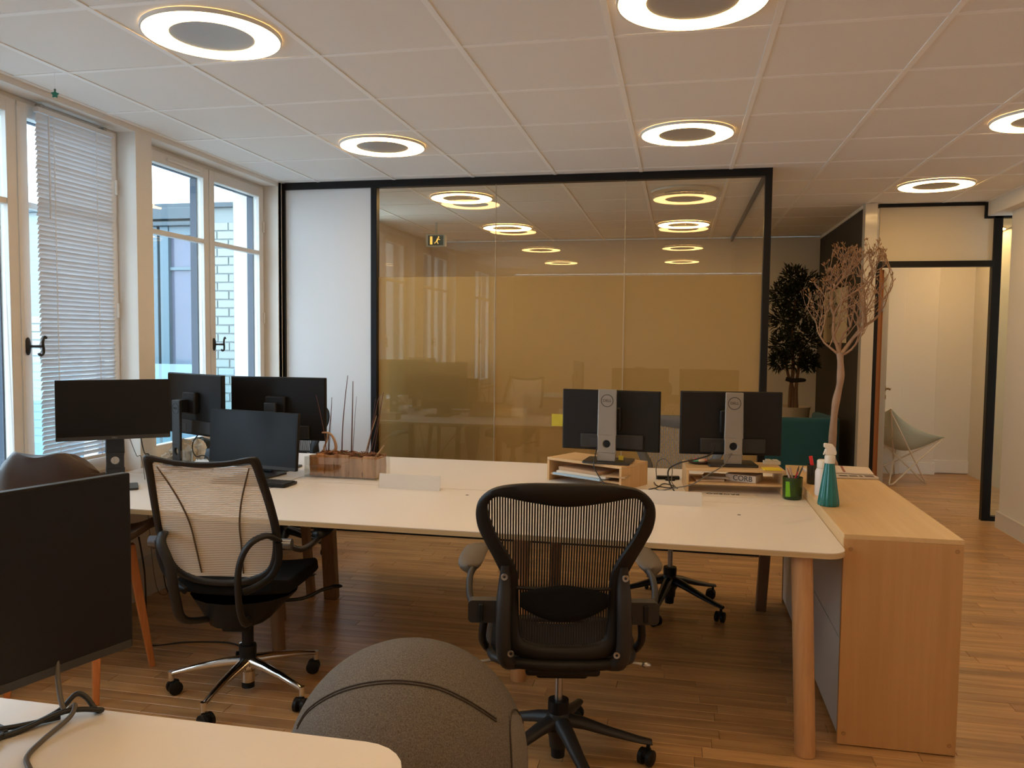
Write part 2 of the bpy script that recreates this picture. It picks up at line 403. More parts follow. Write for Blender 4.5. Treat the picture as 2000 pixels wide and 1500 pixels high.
_d = _N.new('ShaderNodeBsdfDiffuse'); _t = _N.new('ShaderNodeBsdfTranslucent'); _c = _N.new('ShaderNodeBsdfTransparent'); _m1 = _N.new('ShaderNodeMixShader'); _m2 = _N.new('ShaderNodeMixShader')
_d.inputs[0].default_value = (.62, .50, .27, 1); _t.inputs[0].default_value = (.72, .57, .31, 1); _c.inputs[0].default_value = (.85, .70, .45, 1)
_m1.inputs[0].default_value = .5; _m2.inputs[0].default_value = .22
_L.new(_d.outputs[0], _m1.inputs[1]); _L.new(_t.outputs[0], _m1.inputs[2]); _L.new(_m1.outputs[0], _m2.inputs[1]); _L.new(_c.outputs[0], _m2.inputs[2]); _L.new(_m2.outputs[0], _N['Material Output'].inputs[0])
xs = [-2.217, -1.313, -.384, .547]
for a, b in zip(xs, xs[1:]):
    pn = MB().box((a + .0015, PY - .006, .058), (b - .0015, PY + .006, 2.594)).build('glass_pane', pglass, part, smooth=None)
    MB().add([(a + .004, PY + .009, .06), (b - .004, PY + .009, .06), (b - .004, PY + .009, 1.933), (a + .004, PY + .009, 1.933)], [(0, 1, 2, 3)]).build('film', film_m, pn, smooth=None)
for x in xs[1:-1]:
    MB().box((x - .0015, PY - .0065, .06), (x + .0015, PY + .0065, 2.592)).build('joint', mat('joint_clear', (.55, .50, .38), .2), part)
tag(MB().box((-.885, PY - .010, .857), (-.790, PY - .0075, .945), T(0, 0, 0)).build('sticky_note', mat('yellow_paper', (.72, .62, .07), .8)), 'yellow sticky note stuck on the ochre glass beside the left of the two silver-stand monitors', 'sticky note')

# ---- right-hand side: dark wall, white post, door partition
struct('wall_dark', MB().box((1.51, 7.29, 0), (1.60, 9.42, CEIL - .02)), mat('anthracite_paint', (.028, .024, .021), .6, noise=(1.5, .05)), bevel=.002)
struct('wall_post', MB().box((1.505, 7.20, 0), (1.602, 7.30, CEIL)), mat('gloss_white', (.70, .66, .60), .12, spec=.6), bevel=.003)
struct('trim_2', MB().box((1.503, 7.29, CEIL - .03), (1.53, 9.41, CEIL - .001)), wall_m)
DY = 7.30
door = root('door_1')
db = lambda a, b, nm='door_frame': MB().box(a, b).build(nm, black_m, door, bevel=.002)
db((1.603, DY - .03, 0), (1.648, DY + .03, 2.165)); MB().box((1.648, DY + .0, 0), (1.676, DY + .05, 2.115)).build('door_jamb', mat('jamb_oak', (.36, .14, .045), .5), door, bevel=.002); db((1.603, DY - .032, 2.115), (2.52, DY + .032, 2.165)); db((2.512, DY - .03, 0), (2.578, DY + .03, 2.545))
db((1.625, DY - .03, 2.615), (2.472, DY + .03, 2.642)); db((2.440, DY - .031, 2.510), (2.471, DY + .031, 2.63)); db((2.440, DY - .03, 2.508), (3.2, DY + .03, 2.540)); db((2.578, DY - .03, 0), (3.2, DY + .03, .04))
MB().box((1.64, DY - .012, 2.163), (2.515, DY + .012, 2.62)).box((2.512, DY - .010, 2.49), (2.46, DY + .010, 2.515)).build('transom_panel', mat('transom_cream', (.72, .65, .52), .6), door)
MB().box((2.577, DY - .006, .04), (3.2, DY + .006, 2.508)).build('side_glass', glassy('side_glass', (.93, .97, .96), .05), door, smooth=None)
lf = bpy.data.objects.new('door_leaf', None); COL.objects.link(lf); lf.parent = door; lf.location = (1.682, 7.35, 0); lf.rotation_euler = (0, 0, R(73.5))
MB().box((0, -.02, .01), (.84, .02, 2.10)).build('leaf_board', mat('door_grey', (.34, .30, .25), .55), lf, bevel=.002)
MB().box((-.004, -.0205, .01), (.0, .0205, 2.10)).build('leaf_edge', mat('edge_oak', (.33, .13, .04), .5), lf)
hd = MB()
for s in (-1, 1):
    hd.tube([(.78, s * .02, 1.045), (.78, s * .065, 1.045)], .009, 10); hd.tube([(.785, s * .062, 1.045), (.66, s * .062, 1.045)], .008, 10)
    hd.cyl((.78, s * .018, 1.045), (.78, s * .026, 1.045), .024, n=16); hd.cyl((.78, s * .018, .965), (.78, s * .027, .965), .02, n=16)
hd.build('door_handle', mat('brass_dark', (.25, .17, .08), .3, metal=1), lf)
for z in (1.79, .25): MB().cyl((1.70, 7.33, z - .045), (1.70, 7.33, z + .045), .011, n=10).build('hinge', steel, door)
MB().box((.560, 5.72, .05), (.568, 9.40, 2.60)).build('glass_pane', pglass, part, smooth=None)
MB().box((.55, 5.715, 2.60), (.58, 9.41, CEIL)).box((.55, 5.715, 0), (.58, 9.41, .05)).build('frame_bar', black_m, part)
# far room
struct('wall_far', MB().box((2.80, 9.80, 0), (3.4, 9.95, CEIL)).box((2.44, 9.70, 0), (2.83, 9.95, CEIL)).box((1.6, 9.62, 0), (2.46, 9.95, CEIL)), mat('far_wall_cream', (.70, .66, .60), .8), bevel=.003)
struct('baseboard_far', MB().box((2.84, 9.78, .012), (3.4, 9.80, .155)).box((2.452, 9.68, .0), (2.845, 9.70, .135)), white_m, bevel=.003)
struct('wall_far_left', MB().box((1.601, 7.33, 0), (1.63, 9.9, CEIL)), wall_m)
struct('wall_far_right', MB().box((3.22, 7.0, 0), (3.35, 9.9, CEIL)), wall_m)
# ================================================================== CEILING LAMPS
ring_m = mat('lamp_ring', (1, .9, .75), .5, emit=((1.0, .62, .24), LAMP))
disc_m = mat('lamp_disc', (.42, .41, .40), .35)
trim_m = mat('lamp_trim', (.7, .68, .65), .4)
def ring_lamp(x, y, label):
    t = thing('ceiling_lamp', label, 'ceiling lamp', (x, y, CEIL), 0, 'round ceiling lamps set in the tiles')
    n = 64; r0, r1, z = .158, .250, -.012
    mb = MB(); mb.lathe([(r0, z), (r1, z), (r1, .001), (r0, .001), (r0, z)], n, cap=False); mb.build('light_ring', ring_m, t)
    MB().lathe([(r1 + .0005, .001), (r1 + .0005, -.013), (r1 + .006, -.013), (r1 + .008, .001)], n, cap=False).build('lamp_trim', trim_m, t)
    MB().lathe([(.0005, .002), (.0005, -.010), (r0 - .002, -.010), (r0 - .001, .002)], n, cap=False).build('centre_disc', disc_m, t)
    return t
L0 = ring_lamp(-1.779, 2.834, 'round ring lamp in the ceiling nearest the blind, upper left of the photo')
for x, y, lb in ((.021, 2.834, 'round ring lamp cut by the top edge of the photo, right of its middle'),
                 (-1.779, 4.634, 'round ring lamp in the ceiling before the white panel of the partition'),
                 (.021, 4.634, 'round ring lamp in the ceiling above the two monitors with silver stands'),
                 (1.821, 6.434, 'round ring lamp in the ceiling in front of the open doorway'),
                 (1.821, 4.634, 'round ring lamp cut by the right edge of the photo')):
    dup(L0, (x, y, CEIL), 0, lb)
for y, r_ in ((1.034, 'larger'), (-.766, 'smaller')):
    for x, c_ in ((-1.779, 'in the left half of'), (.021, 'above the silver-stand monitors in'), (1.821, 'off the right end of')): dup(L0, (x, y, CEIL), 0, 'ring lamp mirrored as the %s dim ring %s the ochre glass' % (r_, c_))
for x, y, lb in ((-1.779, 6.434, 'lit round ring lamp beyond the ochre glass, nearest its left end'), (-1.779, 8.234, 'lit round ring lamp deeper beyond the ochre glass, above the board'), (.021, 8.234, 'lit round ring lamp beyond the ochre glass, above the silver-stand monitors')):
    dup(L0, (x, y, CEIL), 0, lb)
Lo = dup(L0, (.021, 6.434, CEIL), 0, 'unlit round ring lamp beyond the top right of the ochre glass')
_r = [c for c in Lo.children if c.name.startswith('light_ring')][0]; _r.data = _r.data.copy(); _r.data.materials[0] = mat('lamp_ring_off', (.75, .70, .60), .4)
dup(L0, (2.95, 9.0, CEIL), 0, 'added round ring lamp that brightens the far room, out of view')  # extra unseen lamp, added to brighten the far room
dup(L0, (2.25, 8.1, CEIL), 0, 'round ring lamp of the far room beyond the doorway, out of view')

# ================================================================== DESKS
top_m = mat('desk_laminate', (.76, .71, .66), .38, spec=.4)
edge_m = wood('birch_edge', (.50, .36, .19), (.62, .46, .26), axis=0, rough=.5)
beech = wood('beech_leg', (.46, .24, .10), (.58, .33, .15), axis=2, rough=.42, scale=4)
DZ = .74
def top_board(name, x0, y0, x1, y1, r, parent):
    poly = rrect(x0, y0, x1, y1, r)
    b = MB().prism(poly, DZ - .022, DZ - .003).build(name, edge_m, parent, smooth=30)
    MB().prism(poly, DZ - .003, DZ).build('laminate_sheet', top_m, b, smooth=30)
    return b
def leg(parent, top, bot, r, rect=None, m=beech):
    if rect: return MB().bar((*top, DZ - .022), (*bot, 0), rect[0], rect[1], up=(0, 1, 0)).build('leg', m, parent, bevel=.006)
    return MB().tube([(*top, DZ - .022), (*bot, 0)], [r, r * .95], 24).build('leg', m, parent, smooth=40)
dkwood = wood('dark_oak_leg', (.20, .115, .06), (.28, .165, .09), axis=2, rough=.5)  # darker brown wood than the beech legs
d1 = thing('bench_desk', 'long white double desk with rounded corner beside the beech cabinet', 'desk')
top_board('desktop', -1.946, 2.955, .603, 3.772, [.075, 0, 0, 0], d1); top_board('desktop', -1.946, 3.778, .603, 4.690, [0, .075, 0, 0], d1)
leg(d1, (.455, 3.02), (.478, 2.955), .038); leg(d1, (-.64, 3.34), (-.655, 3.345), .036)
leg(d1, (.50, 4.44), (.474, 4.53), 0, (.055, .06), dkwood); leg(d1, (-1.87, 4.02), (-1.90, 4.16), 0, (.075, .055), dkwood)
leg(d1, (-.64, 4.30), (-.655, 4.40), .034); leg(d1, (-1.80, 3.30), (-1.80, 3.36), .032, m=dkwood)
fb = MB(); fb.box((-1.85, 3.70, DZ - .075), (.50, 3.73, DZ - .022)); fb.box((-1.85, 3.84, DZ - .075), (.50, 3.87, DZ - .022)); fb.build('under_rail', graph, d1, bevel=.002)
MB().box((-1.45, 3.74, DZ - .10), (.3, 3.83, DZ - .085)).box((-1.45, 3.735, DZ - .10), (.3, 3.742, DZ - .022)).build('cable_tray', graph, d1)
cap_m = mat('grommet_dark', (.10, .09, .08), .6)
for x, y in ((-.97, 3.64), (.27, 3.52)): MB().cyl((x, y, DZ - .001), (x, y, DZ + .0008), .008, n=14).build('screw_cap', cap_m, d1)
MB().box((-.10, 3.36, 0), (.0, 3.37, .01)) 
flap_m = mat('flap_white', (.66, .62, .57), .5)
for (x0, x1, yy, h) in ((-1.44, -1.125, 3.70, .072), (-.17, .118, 3.655, .062)):
    b = MB(); b.prism([(yy, DZ), (yy + .0025, DZ), (yy + .0145, DZ + h), (yy + .012, DZ + h)], x0, x1, Matrix(((0, 0, 1, 0), (1, 0, 0, 0), (0, 1, 0, 0), (0, 0, 0, 1))))
    b.box((x0, yy, DZ), (x1, yy + .06, DZ + .0015)); b.build('cable_flap', flap_m, d1, bevel=.0008)
d2 = thing('bench_desk', 'white desk by the windows under the black monitors and the mouse', 'desk')
top_board('desktop', -2.925, 2.985, -1.954, 3.772, 0, d2); top_board('desktop', -2.925, 3.778, -1.954, 4.690, 0, d2)
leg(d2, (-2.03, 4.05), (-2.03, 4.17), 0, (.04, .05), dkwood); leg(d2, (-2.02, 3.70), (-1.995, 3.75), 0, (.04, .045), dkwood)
leg(d2, (-2.84, 3.10), (-2.85, 3.04), .034); leg(d2, (-2.84, 4.5), (-2.86, 4.6), .034)
MB().box((-2.80, 3.70, DZ - .075), (-2.05, 3.73, DZ - .022)).box((-2.80, 3.84, DZ - .075), (-2.05, 3.87, DZ - .022)).build('under_rail', graph, d2, bevel=.002)
d3 = thing('near_desk', 'pale desk with rounded corner at the bottom left, in front of the grey ball', 'desk')
top_board('desktop', -1.95, .50, -.452, 1.354, [.10, .10, 0, 0], d3)
for a, b in (((-.56, .62), (-.53, .58)), ((-.62, 1.20), (-.60, 1.24)), ((-1.85, .62), (-1.88, .58)), ((-1.85, 1.22), (-1.88, 1.28))): leg(d3, a, b, .036)

# ---- beech cabinet beside the desk
beech_v = wood('beech_panel', (.47, .255, .095), (.54, .305, .125), axis=2, rough=.42, scale=2.2, stretch=12)
beech_h = wood('beech_top', (.60, .40, .19), (.68, .47, .24), axis=1, rough=.35, scale=2.2, stretch=12)
cb = thing('cabinet', 'beech veneered low cabinet closing the right end of the desk', 'cabinet')
CX0, CX1, CY0, CY1, CZ = .604, 1.006, 3.055, 4.69, .790
MB().box((CX0, CY0, 0.004), (CX1, CY0 + .018, CZ - .018)).build('end_panel', beech_v, cb, bevel=.0015)
MB().box((CX0, CY1 - .018, 0.004), (CX1, CY1, CZ - .018)).build('end_panel', beech_v, cb, bevel=.0015)
MB().box((CX0, CY0, CZ - .018), (CX1, CY1, CZ)).build('top_panel', beech_h, cb, bevel=.0015)
MB().box((CX1 - .018, CY0 + .018, .004), (CX1, CY1 - .018, CZ - .018)).build('back_panel', beech_v, cb)
MB().box((CX0 + .02, CY0 + .018, .02), (CX1 - .018, CY1 - .018, .038)).build('bottom_panel', beech_h, cb)
doorm = mat('cabinet_front_white', (.60, .56, .50), .5)
ycuts = [CY0 + .02, 3.62, 4.15, CY1 - .02]
for a, b in zip(ycuts, ycuts[1:]):
    for z0, z1 in ((.03, .385), (.39, .728)): MB().box((CX0 + .004, a + .002, z0), (CX0 + .02, b - .002, z1)).build('drawer_front', doorm, cb, bevel=.0015)
    MB().box((CX0 + .02, b - .009, .03), (CX1 - .02, b + .009, CZ - .02)).build('divider', beech_v, cb)
MB().box((CX0 + .001, CY0 + .018, .732), (CX0 + .018, CY1 - .018, CZ - .018)).build('top_rail', beech_h, cb)
cam_m = mat('cam_cap', (.36, .19, .07), .5)
for x, z in ((CX0 + .025, .735), (CX1 - .022, .748), (CX0 + .022, .045), (CX1 - .022, .040)):
    MB().lathe([(.0025, 0), (.0025, .001), (.0075, .0012), (.008, 0)], 16, T(x, CY0, z) @ RX(pi / 2), cap=False).build('cap_screw', cam_m, cb)

# ================================================================== OFFICE CHAIRS
def base5(t, hub_m, leg_m, reach, ang0, style):
    hubz = .115 if style == 'chrome' else .13
    if style == 'chrome':
        MB().lathe([(.028, .05), (.028, .095), (.040, .11), (.040, .135), (.030, .150), (.022, .152)], 24).build('base_hub', hub_m, t)
        MB().lathe([(.026, .025), (.026, .06)], 20).build('hub_sleeve', bplast, t)
    else:
        MB().lathe([(.030, .06), (.034, .10), (.050, .13), (.040, .175), (.033, .19), (.02, .192)], 24).build('base_hub', hub_m, t)
        MB().lathe([(.024, .025), (.027, .08)], 20).build('hub_sleeve', bplast, t)
    for k in range(5):
        a = ang0 + 2 * pi * k / 5; d = Vector((sin(a), cos(a), 0)); s = Vector((cos(a), -sin(a), 0))
        if style == 'chrome': prof = [(.03, .132, .024, .026), (.10, .126, .021, .022), (.20, .112, .017, .017), (reach - .01, .090, .013, .013), (reach + .006, .082, .011, .013)]
        else: prof = [(.03, .150, .030, .030), (.09, .138, .028, .026), (.18, .110, .023, .020), (reach - .03, .082, .019, .014), (reach + .012, .074, .016, .012)]
        rows = []
        for (q, z, wd, h) in prof:
            c = d * q + Vector((0, 0, z)); ring = []
            for j in range(12):
                an = 2 * pi * j / 12; ring.append(c + s * wd * cos(an) + Vector((0, 0, h * sin(an) if sin(an) > 0 else h * .55 * sin(an))))
            ring.append(ring[0]); rows.append(ring)
        mb = MB().grid(rows); mb.add(rows[-1][:12], [tuple(range(12))])
        if style == 'chrome': mb.cyl(d * reach + Vector((0, 0, .060)), d * reach + Vector((0, 0, .098)), .012, n=14)
        lg = mb.build('base_leg', leg_m, t, smooth=50)
        cc = d * reach; ca = MB(); axis = Vector((cos(a + .9), sin(a + .9), 0))
        ca.cyl(cc + Vector((0, 0, .03)), cc + Vector((0, 0, .068)), .007, n=10)
        off = Vector((-axis.y, axis.x, 0)) * .012
        for sgn in (-1, 1):
            p = cc + off + Vector((0, 0, .028)); q0 = p + axis * (.007 * sgn); q1 = p + axis * (.026 * sgn)
            ca.tube([q0, q0 + axis * .002 * sgn, q1 - axis * .003 * sgn, q1], [.024, .028, .028, .022], 20, cap=True)
        ca.bar(cc + off + Vector((0, 0, .044)) - axis * .008, cc + off + Vector((0, 0, .044)) + axis * .008, .034, .024)
        ca.build('caster', bplast, lg, smooth=40)

def mesh_chair(label, loc, rz, kind='slotted', basecol=graph, ang0=.6, zoff=0., group=None):
    """task chair with a closed curved frame, arms on posts and a five-star plastic base; faces local +Y"""
    t = thing('office_chair', label, 'office chair', loc, rz, group)
    base5(t, basecol, basecol, .318, ang0, 'plastic')
    Z = zoff
    col_m = steel
    MB().lathe([(.036, .185), (.037, .215), (.036, .228), (.020, .229)], 24).build('gas_collar', bplast, t)
    MB().cyl((0, 0, .20), (0, 0, .40 + Z), .0135, n=20).build('gas_column', col_m, t)
    frm = mat('chair_frame_black', (.010, .008, .007), .5, bump=(300, .08), spec=.3) if kind == 'slotted' else mat('chair_frame_grey', (.10, .10, .105), .5, bump=(300, .08), spec=.3)
    # right half control pairs: (outer x,z), (inner x,z)
    prs = [((.0, 1.052), (.0, .977)), ((.12, 1.050), (.118, .990)), ((.212, 1.034), (.205, 1.003)), ((.262, .998), (.236, .985)), ((.279, .955), (.241, .958)), ((.274, .900), (.230, .915)),
           ((.252, .850), (.208, .865)), ((.222, .790), (.172, .805)), ((.198, .730), (.148, .745)), ((.190, .650), (.143, .660)), ((.188, .560), (.140, .575)), ((.178, .495), (.128, .530)), ((.12, .470), (.075, .513)), ((.0, .464), (.0, .512))]
    def by(x, z):                          # depth of the back surface
        q = (z - .72); lean = -.262 - .10 * q - .12 * max(0, q) ** 1.5 * 2
        lum = .030 * math.exp(-((z - .66) / .12) ** 2)
        return lean + lum + .55 * x * x
    out_ = [(x, z) for (x, z), _ in prs] + [(-x, z) for (x, z), _ in prs[-2:0:-1]]
    inn = [(x, z) for _, (x, z) in prs] + [(-x, z) for _, (x, z) in prs[-2:0:-1]]
    co = crom([(x, 0, z) for x, z in out_], 4, True); ci = crom([(x, 0, z) for x, z in inn], 4, True)
    rows = []
    for a, b in zip(co, ci):
        mdl = (a + b) / 2; ring = []
        for (p, dy) in ((a, 0), (a * .985 + mdl * .015, -.010), (a * .8 + mdl * .2, -.018), (mdl, -.021), (b * .8 + mdl * .2, -.016), (b, -.006), (b, .006), (mdl, .016), (a * .8 + mdl * .2, .014), (a, .006)):
            ring.append((p.x, by(p.x, p.z) + dy, p.z + Z))
        ring.append(ring[0]); rows.append(ring)
    rows.append(rows[0])
    MB().grid(rows).build('back_frame', frm, t, smooth=60)
    # suspension cloth
    def span(x):                           # vertical extent of the opening at x
        zs = []
        n = len(ci)
        for k in range(n):
            p, q = ci[k], ci[(k + 1) % n]
            if (p.x - x) * (q.x - x) <= 0 and abs(p.x - q.x) > 1e-7:
                zs.append(p.z + (q.z - p.z) * (x - p.x) / (q.x - p.x))
        return (min(zs), max(zs)) if len(zs) > 1 else None
    if kind == 'slotted':
        cloth = mat('suspension_cloth', (.016, .013, .012), .7, bump=(500, .2)); mb = MB(); N_ = 58; pitch = .482 / N_
        for k in range(N_):
            x = -.241 + pitch * (k + .5); sp = span(x)
            if not sp: continue
            lo, hi = sp; steps = max(2, int((hi - lo) / .05)); hw = pitch * .335; vs_ = []
            for i in range(steps + 1):
                z = lo - .004 + (hi - lo + .008) * i / steps; y = by(x, z)
                vs_ += [(x - hw, y, z + Z), (x + hw, y, z + Z)]
            mb.add(vs_, [(2 * i, 2 * i + 1, 2 * i + 3, 2 * i + 2) for i in range(steps)])
        for z in (.55, .6, .65, .7, .75, .8, .85, .9, .95): pass
        mb.build('suspension_cloth', cloth, t, smooth=None, kind='stuff')
    else:
        mb = MB(); rws = []
        for i in range(25):
            x = -.238 + .476 * i / 24; lo, hi = span(x) or (.9, .95); rws.append([(x, by(x, lo + (hi - lo) * j / 20), lo + (hi - lo) * j / 20 + Z) for j in range(21)])
        mb.grid(rws).build('lattice_back', holes('lattice_grey', (.19, .19, .20), .0125, .030), t, smooth=60)
    # lumbar pad
    if kind == 'slotted':
        lp = MB(); pr = []
        for i in range(17):
            x = -.140 + .280 * i / 16; u = x / .140; hi = .715 - .022 * u * u - .012 * abs(u); lo = .592 + .045 * u * u; ring = []
            for j in range(14):
                an = 2 * pi * j / 14; zc = (hi + lo) / 2 + (hi - lo) / 2 * cos(an); ring.append((x, by(x, zc) - .020 + .011 * sin(an), zc + Z))
            ring.append(ring[0]); pr.append(ring)
        lp.grid(pr); lp.add(pr[0][:14], [tuple(range(14))]); lp.add(pr[-1][:14], [tuple(range(14))])
        lp.build('lumbar_pad', bsoft, t, smooth=60)
        MB().tube([(x * .01, by(x * .01, .70) - .012, .697 + Z) for x in range(-15, 16, 3)], .006, 8).build('lumbar_rail', frm, t)
    # side spines with bolts and lower yoke
    for s in (-1, 1):
        pts = crom([(s * .186, by(.19, .80) - .012, .775), (s * .187, by(.19, .74) - .022, .72), (s * .190, -.262, .62), (s * .190, -.262, .52), (s * .178, -.250, .462), (s * .14, -.20, .440)], 4)
        sp = MB(); sp.tube([(p.x, p.y, p.z + Z) for p in pts], [.012 + .012 * min(1, i / 6) for i in range(len(pts))], 10, flat=.8, up=(0, 1, 0))
        so = sp.build('back_spine', graph, t, smooth=60)
        for z in (.748, .500): MB().lathe([(.0045, .0), (.0045, .002), (.010, .003), (.011, 0)], 16, T(s * (.188 if z > .6 else .166), -.290 if z > .6 else -.279, z + Z) @ RX(pi / 2), cap=False).build('bolt', steel, so)
    MB().tube([(x * .01, -.225 - .02 * (1 - (x / 16) ** 2), .452 + Z) for x in range(-16, 17, 4)], .024, 10, flat=.8).build('lower_yoke', frm, t, smooth=60)
    # seat
    st = MB(); rws = []
    for i in range(15):
        v = i / 14; y = -.20 + .43 * v; hw = (.235 if v > .2 else .20 + .035 * v / .2) * (1 - .10 * max(0, (v - .75) / .25) ** 2); row = []
        for j in range(15):
            u = -1 + 2 * j / 14; z = .440 + Z + .022 * u * u - .012 * (1 - u * u) - .03 * max(0, (v - .8) / .2) ** 2; row.append((u * hw, y, z))
        rws.append(row)
    st.grid(rws); st.build('seat', bsoft, t, smooth=60, solid=.016)
    rim = [(-.20, -.20), (0, -.215), (.20, -.20), (.238, -.08), (.240, .08), (.225, .20), (.10, .242), (-.10, .242), (-.225, .20), (-.240, .08), (-.238, -.08)]
    MB().tube([(p.x, p.y, p.z) for p in crom([(x, y, .448 + Z - (.02 if y > .19 else 0)) for x, y in rim], 4, True)], .015, 8, closed=True).build('seat_frame', graph, t, smooth=60)
    mc = MB(); mc.box((-.085, -.20, .385 + Z), (.085, .12, .432 + Z)); mc.lathe([(.045, .36 + Z), (.07, .40 + Z)], 16); mc.bar((0, -.24, .44 + Z), (0, -.12, .40 + Z), .24, .05)
    mc.build('tilt_mechanism', frm, t, bevel=.012, seg=3)
    for s in (-1, 1):
        MB().tube([(s * .10, -.05, .405 + Z), (s * .20, -.06, .395 + Z), (s * .285, -.07, .385 + Z)], .006, 8).sphere((s * .292, -.07, .384 + Z), (.018, .012, .010), 10, 6).build('lever', steel, t)
    # arms
    for s in (-1, 1):
        pad = MB(); rr = []
        path = crom([(s * .318, -.02, .694), (s * .312, .05, .708), (s * .305, .13, .713), (s * .296, .215, .709), (s * .290, .235, .703)], 4); n = len(path)
        for i, p in enumerate(path):
            u = i / (n - 1); wd = .046 * math.sqrt(max(.02, 1 - abs(2 * u - 1) ** 5)); ring = []
            for j in range(14):
                an = 2 * pi * j / 14; ring.append((p.x + wd * cos(an), p.y, p.z + Z + (.013 * sin(an) if sin(an) > 0 else .024 * sin(an) * (1 - .3 * abs(cos(an))))))
            ring.append(ring[0]); rr.append(ring)
        pad.grid(rr); pad.add(rr[0][:14], [tuple(range(14))]); pad.add(rr[-1][:14], [tuple(range(14))])
        pad.build('armrest', mat('arm_pad', (.10, .075, .052), .55, bump=(200, .1)), t, smooth=60)
        po = MB(); pts = crom([(s * .300, .02, .69), (s * .308, -.06, .685), (s * .308, -.12, .66), (s * .300, -.165, .635), (s * .28, -.20, .62)], 4)
        po.tube([(p.x, p.y, p.z + Z) for p in pts], .011, 10, flat=1.2)
        po.prism(rrect(-.052, -.036, .052, .036, .014, 4), -.02, .02, T(s * .252, -.215, .618 + Z) @ RX(pi / 2)); po.build('arm_post', graph, t, smooth=50)
        MB().box((s * .262 - .008, -.245, .590 + Z), (s * .262 + .008, -.232, .645 + Z)).build('arm_latch', bplast, t, bevel=.003)
        MB().bar((s * .19, -.225, .62 + Z), (s * .25, -.215, .62 + Z), .03, .05).build('arm_yoke', graph, t, bevel=.005)
        cv = crom([(s * .25, -.20, .60), (s * .262, -.15, .50), (s * .24, -.06, .43), (s * .20, .0, .425)], 4)
        MB().tube([(p.x, p.y, p.z + Z) for p in cv], .013, 8, flat=1.3).build('seat_link', frm, t, smooth=60)
    return t
mesh_chair('graphite mesh-backed office chair seen from behind, drawn up to the middle of the long desk', (-.385, 2.705, 0), R(11), 'slotted', graph, .30)
mesh_chair('grey lattice-backed office chair behind the desk, between the two silver-stand monitors', (-.02, 4.46, 0), R(172), 'lattice', mat('base_black', (.012, .014, .017), .35), R(78), zoff=-.01)
mesh_chair('dark mesh office chair behind the desk, mostly hidden by the large black monitors', (-2.63, 4.97, 0), R(196), 'slotted', mat('base_black', (.012, .014, .017), .35), R(140), zoff=-.03)

